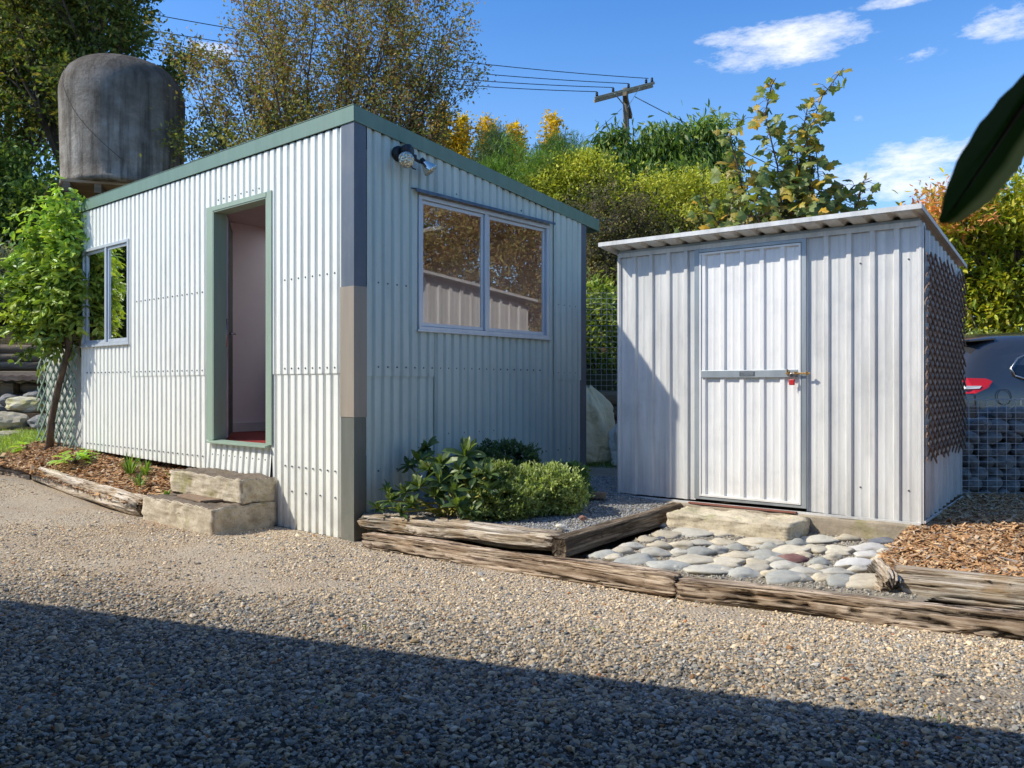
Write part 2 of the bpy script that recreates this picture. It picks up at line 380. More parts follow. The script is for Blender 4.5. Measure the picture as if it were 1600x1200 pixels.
# corner flashing in three lengths
def corner(z0, z1, w, m, off, lab):
    o = MB(); t = .003
    o.box(-off-t, -off, -off-t, w, z0, z1); o.box(-off, w-.04, -off-t, -off, z0, z1)
    tag(o.build('corner_trim', m, SH), lab)
corner(-.01, .925, .128, M['trimdark'], .022, 'dark grey green corner trim, lowest length')
corner(.915, 1.885, .133, M['trimtan'], .026, 'tan corner trim, middle length')
corner(1.875, 3.10, .128, M['trimgrey'], .022, 'slate grey corner trim, top length')
o = MB(); o.box(2.815, WD+.02, -.022, -.018, .27, 2.79); o.box(WD+.02, WD+.023, -.022, .1, .27, 2.78); tag(o.build('corner_trim', M['trimgrey'], SH), 'slate grey trim at the far corner of the window wall')
# door opening
d = MB(); D0, D1, Z0, Z1 = 1.12, 1.975, .66, 2.71
d.box(-.030, -.018, D1, 2.088, .655, 2.755); d.box(-.030, -.018, 1.045, D0, .655, 2.755)
d.box(-.028, T+.004, D1-.012, D1-.0005, .662, Z1); d.box(-.028, T+.004, D0+.0005, D0+.012, .662, Z1)
d.box(-.028, T+.004, D0+.013, D1-.013, Z1-.012, Z1-.0005)
d.box(-.034, -.02, D0+.0005, D1-.0005, Z1, 2.752)
d.build('door_frame', M['frame'], SH, bevel=.0015)
d = MB(); d.hexa([(-.065, 1.08, .632), (.03, 1.08, .638), (.03, 2.04, .638), (-.065, 2.04, .632)], [(-.065, 1.08, .648), (.03, 1.08, .661), (.03, 2.04, .661), (-.065, 2.04, .648)])
d.build('door_sill', M['frame'], SH, bevel=.002)
dl = empty('door', (T+.012, 1.955, 0)); dl.parent = SH; dl.rotation_euler.z = math.radians(57)
q = MB(); q.box(0, .74, .0, .040, .67, 2.68)
do = q.build('door_leaf', M['doorpink'], dl, bevel=.003)
q = MB(); q.box(.012, .735, -.004, -.0005, .68, 2.67); q.build('door_skin', M['doorgreen'], dl)
q = MB(); q.box(-.003, -.0005, .008, .032, 1.5, 1.75); q.tube([(.05, -.005, 1.62), (.05, -.05, 1.62), (.13, -.055, 1.62)], .008, 8); q.build('latch', M['steel'], dl, smooth=True)
# windows
def window(parent, lab, fn, u0, u1, z0, z1, um, glass, open_side=None):
    """fn(u,d,z)->local; d outward"""
    fr = MB()
    def bx(a, b, d0, d1, c, e_):
        p = [fn(a, d0, c), fn(b, d0, c), fn(b, d1, c), fn(a, d1, c)]; t = [fn(a, d0, e_), fn(b, d0, e_), fn(b, d1, e_), fn(a, d1, e_)]
        fr.hexa(p, t)
    w = .032
    bx(u0, u1, -.09, .032, z0, z0+w); bx(u0, u1, -.09, .032, z1-w, z1)
    bx(u0, u0+w, -.088, .031, z0+w, z1-w); bx(u1-w, u1, -.088, .031, z0+w, z1-w)
    bx(um-.028, um-.002, -.05, .030, z0+w, z1-w); bx(um+.002, um+.028, -.05, .022, z0+w, z1-w)
    bx(u0-.02, u1+.02, .0325, .040, z0-.012, z0+.006)
    s = .028
    for a, b, dd in ((u0+w, um-.028, .012), (um+.028, u1-w, .004)):
        a += .003; b -= .003; c0 = z0+w+.003; c1 = z1-w-.003
        bx(a, b, dd-.02, dd, c0, c0+s); bx(a, b, dd-.02, dd, c1-s, c1); bx(a, a+s, dd-.02, dd-.001, c0+s, c1-s); bx(b-s, b, dd-.02, dd-.001, c0+s, c1-s)
    o = fr.build('window', M['alu'], parent, bevel=.0025); o['label'] = lab
    for a, b, dd in ((u0+w+.02, um-.04, .002), (um+.04, u1-w-.02, -.006)):
        g = MB(); g.add([fn(a, dd, z0+w+.02), fn(b, dd, z0+w+.02), fn(b, dd, z1-w-.02), fn(a, dd, z1-w-.02)], [(0,1,2,3)])
        g.build('pane', glass, o)
    return o
window(SH, 'two pane sliding window in the shaded wall', B, .622, 2.305, 1.59, 2.672, 1.43, M['glass'])
window(SH, 'two pane window near the vine', A, 3.66, 4.82, 1.58, 2.665, 4.22, M['glassdark'])
q = MB()
q.hexa([(.55, -.075, 2.695), (2.34, -.075, 2.688), (2.34, -.01, 2.70), (.55, -.01, 2.707)], [(.55, -.075, 2.704), (2.34, -.075, 2.697), (2.34, -.01, 2.71), (.55, -.01, 2.717)])
q.box(.55, 2.34, -.077, -.073, 2.678, 2.70); q.build('head_flashing', M['bluestrip'], SH)
q = MB()
for i in range(14):
    y0 = 4.30+i*.034; q.hexa([(.135+.012*(i % 2), y0, 1.5), (.15+.012*(i % 2), y0, 1.5), (.15+.012*((i+1) % 2), y0+.034, 1.5), (.135+.012*((i+1) % 2), y0+.034, 1.5)],
                           [(.135+.012*(i % 2), y0, 2.7), (.15+.012*(i % 2), y0, 2.7), (.15+.012*((i+1) % 2), y0+.034, 2.7), (.135+.012*((i+1) % 2), y0+.034, 2.7)])
q.build('curtain', M['curtain'], SH, smooth=True)
# twin floodlight
fl = MB(); fl.lathe([(.055,0),(.06,.01),(.06,.035),(.045,.05),(.02,.055)], 24, (.40, -.015, 2.945), (0,-1,0))
fl.lathe([(.052,0),(.056,.03),(.052,.06),(.03,.075)], 24, (.42, -.075, 2.955), (0.3,-1,.1))
fl.tube([(.44,-.09,2.935),(.56,-.11,2.90)], .013, 8); fl.box(.47,.51,-.125,-.085,2.90,2.945); fl.tube([(.42,-.10,2.90),(.46,-.13,2.83),(.49,-.135,2.825)], .006, 6)
fo = fl.build('floodlight', M['black'], SH, smooth=True, bevel=.002)
bul = NT('lamp_glass'); g1 = bul.bsdf((.75,.72,.6), .08, .9); bm_ = bul.fin(g1)
lens = NT('lamp_lens'); vv = lens.tc(); vo = lens.n('ShaderNodeTexVoronoi'); vo.inputs['Scale'].default_value = 60; lens.l(vv, vo.inputs[0])
lens_m = lens.fin(lens.bsdf((.55,.52,.40), .12, .6, vo.outputs['Distance'], .7, .01))
def bulb(c, ax):
    ax = Vector(ax).normalized(); k = MB()
    k.lathe([(.022,-.06),(.024,-.03),(.026,-.028)], 20, c, ax); b_ = k.build('lamp_holder', M['black'], fo, smooth=True)
    k = MB(); k.lathe([(.018,-.035),(.028,-.02),(.048,.02),(.060,.05),(.062,.058)], 24, c, ax); k.build('lamp', bm_, fo, smooth=True)
    k = MB(); k.lathe([(.060,.0585),(.055,.066),(.035,.074),(.012,.077)], 24, c, ax); k.build('lamp_lens', lens_m, fo, smooth=True)
bulb((.375, -.13, 2.875), (-.42, -.85, -.22)); bulb((.605, -.125, 2.885), (.45, -.35, -.62))
# concrete steps (own thing, standing against the hut)
def rough_block(name, x0, x1, y0, y1, z0, z1, mats, parent, seed, amp=.010, n=.03, label=None):
    bm = bmesh.new(); bmesh.ops.create_cube(bm, size=1)
    for v in bm.verts: v.co = Vector(((x0+x1)/2+v.co.x*(x1-x0), (y0+y1)/2+v.co.y*(y1-y0), (z0+z1)/2+v.co.z*(z1-z0)))
    cuts = int(max(x1-x0, y1-y0)/n)
    long = [e for e in bm.edges if abs((e.verts[0].co-e.verts[1].co).length-(y1-y0)) < 1e-4]
    bmesh.ops.bevel(bm, geom=list(bm.edges), offset=.007, segments=2, affect='EDGES')
    bmesh.ops.subdivide_edges(bm, edges=[e for e in bm.edges if e.calc_length() > .12], cuts=26, use_grid_fill=True)
    bmesh.ops.triangulate(bm, faces=[f for f in bm.faces if len(f.verts) > 4])
    from mathutils import noise as mn
    bm.normal_update()
    for v in bm.verts:
        k = mn.fractal(v.co*11+Vector((seed*3.1, 0, 0)), .7, 2.1, 6)*1.5
        dd = k*amp
        edge = min(abs(v.co.x-x0), abs(v.co.x-x1))+min(abs(v.co.z-z1), .2)*1
        v.co += v.normal*dd
        if v.co.z > z1-.02 and k < -.1: v.co.z -= .004
    me = bpy.data.meshes.new(name)
    bm.normal_update()
    for f_ in bm.faces: f_.material_index = 1 if (len(mats) > 1 and f_.normal.z > .6) else 0; f_.smooth = True
    bm.to_mesh(me); bm.free()
    for m_ in mats: me.materials.append(m_)
    o = link(name, me, parent)
    if label: o['label'] = label
    return o
ST = empty('concrete_steps', SH.location, SH.rotation_euler.z, 'two rough concrete steps below the open green doorway', 'steps')
rough_block('lower_step', -.585, -.035, .975, 2.13, -.04, .205, [M['conc'], M['conctop']], ST, 1, label='lower step, stained yellow at its corner')
rough_block('upper_step', -.335, -.03, .985, 2.16, .207, .405, [M['conc'], M['conctop']], ST, 5)
q = MB(); q.hexa([(-.50,1.32,.208),(-.338,1.25,.208),(-.338,1.85,.208),(-.45,1.80,.208)], [(-.50,1.32,.226),(-.338,1.25,.228),(-.338,1.85,.226),(-.45,1.80,.226)])
tag(q.build('paving_slab', M['brick'], None, bevel=.004), 'thin brown slab lying on the lower concrete step', 'slab')
sl = bpy.data.objects['paving_slab']; sl.location = SH.location; sl.rotation_euler = SH.rotation_euler
# ================================================================ small garden shed; local x back, local y along the front to the left
GS = empty('garden_shed', (2.67, 5.27, 0), math.atan2(.795, .606), 'silver ribbed steel garden shed with a padlocked door', 'shed')
GL, GD = 2.255, 1.48
gt = lambda x: 2.225-.1*x
RP = .1505
gf = Sheets(RP, .018, 'rib', A)
gf.sheet(.0, .735, .25, 2.21, 0, seed=31, z0b=.262); gf.sheet(1.578, GL, .27, 2.19, 0, seed=32)
gf.sheet(.735, 1.578, 2.185, 2.205, 0, seed=33)
gf.screws([.08,.38,.60], 1.98, .002, .006); gf.screws([.08,.38,.60], .46, .002, .006); gf.screws([1.65,2.12], 1.92, .002, .006); gf.screws([1.65,2.12], .48, .002, .006)
gf.build('wall', [M['zinc'], M['screw']], GS)
gb = Sheets(RP, .018, 'rib', B); gb.sheet(0, GD, .262, 2.19, 0, z0b=.30, z1b=2.05, seed=34); gb.build('wall', [M['zinc'], M['screw']], GS)
gc = Sheets(RP, .018, 'rib', lambda u, d, z: (u, GL+d, z)); gc.sheet(0, GD, .27, 2.19, 0, z1b=2.05, seed=35); gc.screws([.1,.4,.7,1.], 1.5, .002, .006); gc.build('wall', [M['zinc'], M['screw']], GS)
gd = Sheets(RP, .018, 'rib', lambda u, d, z: (GD+d, u, z)); gd.sheet(0, GL, .27, 2.05, 0, seed=36); gd.build('wall', [M['zinc'], M['screw']], GS)
q = MB()
q.box(-.012,.03,-.012,.0,.252,2.21); q.box(-.014,-.0125,-.0125,.032,.252,2.21)      # corner angles
q.box(-.014,.0,GL-.022,GL+.006,.272,2.19); q.box(-.004,.02,GL+.0065,GL+.010,.272,2.19)
q.box(-.024,-.0145,.0,GL,.240,.258); q.box(-.013,GD,-.024,-.0145,.255,.272)
q.box(-.022,-.016,.0,GL,2.188,2.222)
q.box(GD-.03, GD+.004, -.016, -.002, .28, 2.07)
q.build('edge_trim', M['zinc'], GS, bevel=.001)
q = MB()
q.box(-.030,-.004,1.540,1.578,.283,2.186); q.box(-.030,-.004,.735,.768,.283,2.186); q.box(-.028,-.006,.7685,1.5395,2.163,2.186); q.box(-.028,-.006,.7685,1.5395,.283,.302)
q.build('door_frame', M['galv'], GS, bevel=.001)
dr = Sheets(.1505, .016, 'rib', lambda u, d, z: (-d-.012, u, z)); dr.sheet(.782, 1.528, .312, 2.152, 0, seed=41)
dro = dr.build('door', [M['zincdoor'], M['screw']], GS)
q = MB(); q.box(-.034,-.0125,.771,.786,.306,2.158); q.box(-.034,-.0125,1.522,1.537,.306,2.158); q.box(-.0335,-.013,.7865,1.5215,.306,.322); q.box(-.0335,-.013,.7865,1.5215,2.142,2.158)
q.build('door_edging', M['zincdoor'], dro, bevel=.001)
q = MB(); q.box(-.042,-.030,.79,1.518,1.208,1.262); q.build('cross_bar', M['galv'], dro, bevel=.002)
q = MB(); q.box(-.0445,-.0425,1.10,1.215,1.218,1.252); pl = q.build('maker_plate', pm('plate', (.10,.11,.12), (.16,.17,.18), 40, .4, .4), dro)
q = MB()
for k_ in range(3): q.box(-.0452,-.0447,1.112,1.203-.02*(k_ % 2),1.225+k_*.009,1.2275+k_*.009)
q.build('plate_lettering', M['galv'], pl)
q = MB(); q.tube([(-.052,.70,1.235),(-.052,.87,1.235)], .0065, 10); q.tube([(-.052,.86,1.235),(-.052,.86,1.265)], .0055, 8)
for u in (.72,.80,.85): q.box(-.058,-.045,u-.008,u+.008,1.222,1.248)
q.build('bolt', M['brass'], dro, smooth=False, bevel=.001)
pk = empty('padlock', GS.location, GS.rotation_euler.z, 'small red padlock hanging from the bolt of the steel shed door', 'padlock')
q = MB(); q.box(-.070,-.052,.804,.844,1.152,1.194); q.build('lock_body', M['redpad'], pk, bevel=.006)
q = MB(); q.tube([(-.061,.808,1.193),(-.061,.808,1.222),(-.061,.814,1.232),(-.061,.824,1.236),(-.061,.834,1.232),(-.061,.840,1.222),(-.061,.840,1.193)], .0035, 8); q.build('shackle', M['steel'], pk, smooth=True)
# roof: ribbed sheet with overhang
rf = Sheets(RP, .022, 'rib', lambda u, d, z: (z, u, 0))
V = []; Fq = []; us = np.concatenate([[-.03], np.sort(np.concatenate([[k*RP-.028, k*RP-.016, k*RP+.016, k*RP+.028] for k in range(0, 16)])), [2.33]])
us = us[(us >= -.03) & (us <= 2.33)]
k = np.abs(((us/RP+.5) % 1)-.5)*RP; hh = np.where(k < .02, .0, -.024)
for x in (-.185, GD+.10):
    for h2 in (0, .006):
        for u, h_ in zip(us, hh): V.append((x, u, 2.268-.1*x+h_+h2-.0))
n_ = len(us); Fq = []
for j in range(n_-1):
    Fq += [(j, j+1, 2*n_+j+1, 2*n_+j), (n_+j, 3*n_+j, 3*n_+j+1, n_+j+1), (j, n_+j, n_+j+1, j+1), (2*n_+j, 2*n_+j+1, 3*n_+j+1, 3*n_+j)]
ro = npmesh('roof', np.array(V), np.array(Fq), M['zinc'], GS)
q = MB(); zt = lambda x: 2.268-.1*x
q.hexa([(-.192,-.036,zt(-.19)-.02),(GD+.105,-.036,zt(GD+.1)-.02),(GD+.105,-.032,zt(GD+.1)-.02),(-.192,-.032,zt(-.19)-.02)], [(-.192,-.036,zt(-.19)+.008),(GD+.105,-.036,zt(GD+.1)+.008),(GD+.105,-.01,zt(GD+.1)+.010),(-.192,-.01,zt(-.19)+.010)])
q.box(-.194,-.188,-.033,2.335,zt(-.19)-.020,zt(-.19)+.012); q.box(-.1875,-.10,-.033,2.335,zt(-.19)+.0085,zt(-.19)+.012)
q.hexa([(-.188,2.331,zt(-.19)-.02),(GD+.105,2.331,zt(GD+.1)-.02),(GD+.105,2.335,zt(GD+.1)-.02),(-.188,2.335,zt(-.19)-.02)], [(-.188,2.331,zt(-.19)+.008),(GD+.105,2.331,zt(GD+.1)+.008),(GD+.105,2.335,zt(GD+.1)+.008),(-.188,2.335,zt(-.19)+.008)])
q.build('roof_edge_trim', M['zinc'], ro)
q = MB(); q.hexa([(-.014,.01,2.195),(GD-.01,.01,2.05),(GD-.01,GL-.01,2.05),(-.014,GL-.01,2.195)],[(-.014,.01,2.243),(GD-.01,.01,2.095),(GD-.01,GL-.01,2.095),(-.014,GL-.01,2.243)])
q.build('roof_frame', M['galv'], GS)
rough_block('foundation', -.045, GD+.06, -.055, GL+.05, -.02, .243, [M['found']], GS, 9, .006)
q = MB(); q.box(-.048,-.026,.80,1.62,.2445,.256); tag(q.build('threshold_strip', pm('red_oxide', (.28,.09,.06),(.22,.10,.07),20,.8), GS), 'red strip under the shed door')
# diamond trellis on its side wall
def lattice(parent, fn, u0, u1, z0, z1, pw, ph, w, th, mat, name='trellis', ragged=.0, seed=3):
    R_ = random.Random(seed); q = MB(); s = ph/pw
    for sg, dd in ((1, 0.), (-1, th)):
        k = -int((z1-z0)/ph)-int((u1-u0)/pw)-3
        while k < int((z1-z0)/ph)+int((u1-u0)/pw)+4:
            c = z0+k*ph; k += 1
            ua, ub = u0-R_.random()*ragged*pw, u1+R_.random()*ragged*pw
            f = (lambda u: c+s*(u-u0)) if sg > 0 else (lambda u: c+s*(u1-u))
            za, zb = f(ua), f(ub); lo, hi = z0-R_.random()*ragged*ph, z1+R_.random()*ragged*ph
            def clipu(zt_): return (zt_-c)/s+u0 if sg > 0 else u1-(zt_-c)/s
            if max(za, zb) < lo or min(za, zb) > hi: continue
            if za < lo: ua = clipu(lo)
            if zb < lo: ub = clipu(lo)
            if za > hi: ua = clipu(hi)
            if zb > hi: ub = clipu(hi)
            if ub-ua < .05: continue
            wu = 0.0; wz = w/2*math.sqrt(1+s*s)
            p = lambda u, z, d_: fn(u, d_, z)
            za, zb = f(ua), f(ub)
            q.hexa([p(ua,za-wz,dd),p(ub,zb-wz,dd),p(ub,zb-wz,dd+th*.9),p(ua,za-wz,dd+th*.9)], [p(ua,za+wz,dd),p(ub,zb+wz,dd),p(ub,zb+wz,dd+th*.9),p(ua,za+wz,dd+th*.9)])
    return q.build(name, mat, parent)
M['trel'] = pm('brown_trellis', (.22,.15,.11), (.14,.095,.07), 8, .7)
M['trelgreen'] = pm('green_trellis', (.24,.33,.25), (.18,.26,.20), 8, .6)
lattice(GS, lambda u, d, z: (u, -.026-d, z), .05, 1.42, .70, 1.97, .16, .080, .016, .009, M['trel'], ragged=.9)
# ================================================================ ground
def gz(x, y):
    x = np.asarray(x, float); y = np.asarray(y, float)
    return .15*ss((-x-3.2)/2.8)*ss((y-5)/3)+.012*(fbm(x*1.1, y*1.1, 3)-.45)*ss((14-np.hypot(x, y))/6)
t = NT('gravel_ground'); v = t.tc()
n1 = t.noise(v, .9, 6, .65); vo = t.n('ShaderNodeTexVoronoi'); vo.inputs['Scale'].default_value = 70; t.l(v, vo.inputs['Vector'])
c = t.ramp(n1, [(.38, (.52,.40,.26)), (.62, (.40,.325,.235))])
c = t.mix(.45, c, t.ramp(vo.outputs['Color'], [(.2, (.20,.17,.135)), (.8, (.52,.45,.35))]))
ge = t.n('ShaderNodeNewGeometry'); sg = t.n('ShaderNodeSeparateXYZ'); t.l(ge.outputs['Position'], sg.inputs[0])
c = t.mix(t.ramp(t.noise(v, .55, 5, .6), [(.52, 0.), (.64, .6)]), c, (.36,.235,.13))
c = t.mix(t.ramp(t.math('MULTIPLY', t.math('ADD', sg.outputs[1], t.math('MULTIPLY', sg.outputs[0], .36)), .1), [(.30, 1.), (.40, 0.)]), c, (.07,.065,.055))  # painted shade: ground darkened where the carport shadow falls
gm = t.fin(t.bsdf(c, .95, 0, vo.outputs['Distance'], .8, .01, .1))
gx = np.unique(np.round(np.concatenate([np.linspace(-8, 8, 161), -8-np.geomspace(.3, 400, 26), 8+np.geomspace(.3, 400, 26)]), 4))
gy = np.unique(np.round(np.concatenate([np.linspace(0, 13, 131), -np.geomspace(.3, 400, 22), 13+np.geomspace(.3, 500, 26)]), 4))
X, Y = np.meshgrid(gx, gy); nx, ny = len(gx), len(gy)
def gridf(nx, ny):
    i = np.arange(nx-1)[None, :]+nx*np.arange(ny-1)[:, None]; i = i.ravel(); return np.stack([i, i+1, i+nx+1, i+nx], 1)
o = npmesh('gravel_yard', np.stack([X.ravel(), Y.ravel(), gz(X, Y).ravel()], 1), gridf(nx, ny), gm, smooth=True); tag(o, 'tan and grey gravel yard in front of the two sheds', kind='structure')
o['kind'] = 'structure'

# ---- stones as one mesh
def ico():
    p = (1+5**.5)/2
    v = np.array([(-1,p,0),(1,p,0),(-1,-p,0),(1,-p,0),(0,-1,p),(0,1,p),(0,-1,-p),(0,1,-p),(p,0,-1),(p,0,1),(-p,0,-1),(-p,0,1)], float)
    f = np.array([(0,11,5),(0,5,1),(0,1,7),(0,7,10),(0,10,11),(1,5,9),(5,11,4),(11,10,2),(10,7,6),(7,1,8),(3,9,4),(3,4,2),(3,2,6),(3,6,8),(3,8,9),(4,9,5),(2,4,11),(6,2,10),(8,6,7),(9,8,1)])
    return v/np.linalg.norm(v[0]), f
IV, IF = ico()
def rand_rot(n, R):
    q = R.normal(size=(n, 4)); q /= np.linalg.norm(q, axis=1)[:, None]; w, x, y, z = q.T
    return np.stack([1-2*(y*y+z*z), 2*(x*y-z*w), 2*(x*z+y*w), 2*(x*y+z*w), 1-2*(x*x+z*z), 2*(y*z-x*w), 2*(x*z-y*w), 2*(y*z+x*w), 1-2*(x*x+y*y)], 1).reshape(n, 3, 3)
def stones(name, P_, S_, C_, mat, R, flat=.7):
    n = len(P_); V = IV[None]*(1+R.uniform(-.28, .28, (n, 12, 1)))
    V = V*np.stack([R.uniform(.8, 1.35, n), R.uniform(.65, 1., n), R.uniform(.5, .8, n)], 1)[:, None, :]
    V = np.einsum('nij,nkj->nki', rand_rot(n, R), V); V[:, :, 2] *= flat
    V = V*S_[:, None, None]+P_[:, None, :]
    Fx = (IF[None]+12*np.arange(n)[:, None, None]).reshape(-1, 3)
    return npmesh(name, V.reshape(-1, 3), Fx, mat, cols=np.repeat(C_, 12, 0))
R = rng(11)
def scatter(n, x0, x1, y0, y1): return R.uniform(x0, x1, n), R.uniform(y0, y1, n)
# keep-out: line of the sleepers, hut wall, steps
def front_ok(x, y):
    # left border log line, hut wall line, sleepers A and D
    xs = [-14, -6.2, -5.3, -3.3, -3.05, -2.28, -1.93, -1.17, -1.05, .86, 2.29, 6.0]
    ys = [15.0, 9.45, 8.6, 7.05, 6.80, 6.20, 6.6, 5.98, 5.73, 4.36, 3.63, 2.2]
    return y < np.interp(x, xs, ys)+.02
xs, ys = [], []
for n, y0, y1, xf in ((30000, 1.9, 3.0, .8), (66000, 2.8, 4.6, .72), (72000, 4.6, 6.6, .7), (42000, 6.6, 9.6, .7)):
    y = R.uniform(y0, y1, n); x = R.uniform(-xf, xf, n)*y; xs.append(x); ys.append(y)
x, y = scatter(14000, -6, 5, 1.0, 9); xs.append(x); ys.append(y)
x = np.concatenate(xs); y = np.concatenate(ys); k = front_ok(x, y); x, y = x[k], y[k]
# sparse compacted lanes where tan dirt shows
sun = y > np.interp(x, [-2.7, 1.7], [4.2, 2.6])
lane = fbm(x*.9+3, y*1.7, 8, 3); near = np.abs(y-np.interp(x, [-3.3,-2.28,-1.93,-1.17,-1.05,.86,2.29], [7.05,6.2,6.6,5.98,5.73,4.36,3.63]))
keep = R.uniform(0, 1, len(x)) < np.clip(1.25-1.5*(lane > .47)*(lane-.42)*5.5*np.clip((y-np.interp(x, [-2.7, 1.7], [4.2, 2.6])-.0)/.5, 0, 1)-.55*np.exp(-near/.16), .12, 1)
x, y = x[keep], y[keep]; n = len(x)
sun_comp = ss((y-np.interp(x, [-2.7, 1.7], [4.0, 2.45]))/1.5)  # compacted ground and painted sunlight, both beyond the carport shadow
s = np.exp(R.normal(0, .33, n))*(.0086-.0030*sun_comp); s = np.clip(s, .003, .022)
grey = np.array([[.19,.20,.21],[.27,.28,.29],[.13,.145,.16],[.34,.34,.335],[.30,.27,.23],[.44,.42,.38],[.23,.20,.165],[.36,.31,.24]])
ci = R.choice(8, n, p=[.22,.20,.13,.13,.10,.07,.08,.07]); C_ = grey[ci]*R.uniform(.55, 1.5, (n, 1))
tan = np.array([[.47,.40,.30],[.40,.34,.26],[.53,.47,.37],[.34,.28,.20]])[R.choice(4, n)]*R.uniform(.85, 1.1, (n, 1))
m = (R.uniform(0, 1, n) < (.24+.45*sun_comp*np.clip(1.4-lane[keep], .5, 1)))[:, None]; C_ = np.where(m, tan, C_)
big = (R.uniform(0, 1, n) < .004)&(y > 2.6); s[big] = R.uniform(.013, .021, big.sum()); bits = R.uniform(0, 1, n) < .008; C_[bits] = (.22,.13,.07)
rust = R.uniform(0, 1, n) < .004; C_[rust] = (.34,.15,.07)
C_ = C_*(1.0+.60*sun_comp[:, None])*np.array([[1.11,1.0,.83]])  # stones on the sunny side lightened: sunlight put into their colour
P_ = np.stack([x, y, gz(x, y)+s*R.uniform(-.1, .45, n)], 1)
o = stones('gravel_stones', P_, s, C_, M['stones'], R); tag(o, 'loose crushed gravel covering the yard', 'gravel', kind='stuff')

# ---- planting beds
def inside(x, y, poly):
    r = np.zeros(x.shape, bool); n = len(poly)
    for i in range(n):
        (x1, y1), (x2, y2) = poly[i], poly[(i+1) % n]
        c = ((y1 > y) != (y2 > y)) & (x < (x2-x1)*(y-y1)/(y2-y1+1e-12)+x1); r ^= c
    return r
def patch(name, poly, zf, mat, res=.04, label=None):
    xs = [p[0] for p in poly]; ys = [p[1] for p in poly]
    gx = np.arange(min(xs), max(xs)+res, res); gy = np.arange(min(ys), max(ys)+res, res); X, Y = np.meshgrid(gx, gy)
    f = gridf(len(gx), len(gy)); cx = (X.ravel()[f]).mean(1); cy = (Y.ravel()[f]).mean(1); f = f[inside(cx, cy, poly)]
    o = npmesh(name, np.stack([X.ravel(), Y.ravel(), zf(X, Y).ravel()], 1), f, mat, smooth=True); o['kind'] = 'structure'
    if label: o['label'] = label
    return o
def pts_in(n, poly, R):
    xs = [p[0] for p in poly]; ys = [p[1] for p in poly]; x = R.uniform(min(xs), max(xs), n*3); y = R.uniform(min(ys), max(ys), n*3)
    k = inside(x, y, poly); return x[k][:n], y[k][:n]
dirt = pm('dark_soil', (.10,.07,.045), (.17,.12,.08), 9, .95, bump=1., bscale=60, bd=.02, spec=.1)
sand = pm('sandy_soil', (.38,.32,.23), (.27,.22,.155), 11, .95, bump=1., bscale=80, bd=.01, spec=.1)
mulchm = pm('mulch_soil', (.25,.14,.07), (.16,.09,.05), 14, .95, bump=1., bscale=70, bd=.02, spec=.1)
# left mulch bed, between border log and hut
LB = [(-3.02,7.0),(-2.9,7.2),(-2.0,7.0),(-1.6,6.7),(-1.9,6.95),(-4.6,9.3),(-5.25,9.85),(-7.6,9.95),(-6.6,9.6),(-5.3,8.72),(-3.38,7.12)]
def lbz(x, y):
    dlog = ((x+3.3)*.66+(y-7.07)*.75)
    return .10+gz(x, y)+.20*ss((dlog+.02)/.55)+.02*fbm(x*5, y*5, 4)
patch('mulch_bed', LB, lbz, mulchm, .05)
# middle bed with fine gravel
MBp = [(-1.10,5.90),(-.4,5.50),(.34,5.0),(1.50,6.50),(.92,6.75),(1.75,7.85),(2.1,9.6),(.2,9.6),(.75,8.2),(-1.1,6.05)]
def mbz(x, y): return .175+.105*ss((y-5.7)/1.3)+.012*fbm(x*4, y*4, 6)
patch('bed_gravel_base', MBp, mbz, sand, .05)
# pebble patio
PB = [(.38,4.76),(1.5,6.42),(2.80,5.15),(2.15,4.1),(1.98,3.88),(.93,4.38)]
def pbz(x, y): return .100+.012*fbm(x*6, y*6, 9)+.02*ss((y-5.0)/1)
patch('patio_base', PB, pbz, sand, .03)
RB = [(2.62,5.30),(3.57,6.50),(3.4,7.5),(12,7.5),(12,2.6),(4,3.2),(2.5,3.98),(1.95,4.25),(2.05,4.55)]
def rbz(x, y): return .145+.09*ss((y-4.2)/1.6)+.02*fbm(x*5, y*5, 12)
patch('mulch_bed', RB, rbz, mulchm, .05)
# rear yard / drive behind, grass strip
def bank(x, y):
    x = np.asarray(x, float); y = np.asarray(y, float)
    wl = ss((-x-3.6)/1.4); wr = ss((x-4.2)/2.0)
    y0 = 9.35*(1-wl)*(1-wr)+12.75*wl+15.5*wr; b0 = 1.10*(1-wl)*(1-wr)+1.70*wl+.35*wr
    d = y-y0
    return .12+b0*ss(d/.25+.5)+np.clip(d, 0, 9)*(.30-.16*wr)+np.clip(d-9, 0, 200)*.05+.25*(fbm(x*.5, y*.5, 2)-.45)*ss(d/2)
bx = np.unique(np.round(np.concatenate([np.linspace(-16, 14, 121), -16-np.geomspace(1, 250, 18), 14+np.geomspace(1, 250, 18)]), 3)); by = np.unique(np.round(np.concatenate([np.linspace(9., 24, 100), 24+np.geomspace(1, 260, 22)]), 3))
X, Y = np.meshgrid(bx, by)
hm = pm('hillside_earth', (.07,.075,.03), (.12,.09,.05), 1.5, .95, bump=1, bscale=9, bd=.1, spec=.1)
zb = np.where(Y < 9.2, -.05, bank(X, Y))
o = npmesh('hillside', np.stack([X.ravel(), Y.ravel(), zb.ravel()], 1), gridf(len(bx), len(by)), hm, smooth=True); o['kind'] = 'structure'
o = npmesh('rear_path', np.array([(.2,7.5,.262),(3.3,7.5,.262),(3.3,9.5,.265),(-4.6,9.5,.265),(-1.5,9.3,.262)]), np.array([(0,1,2,3,4)]), dirt); o['kind'] = 'structure'

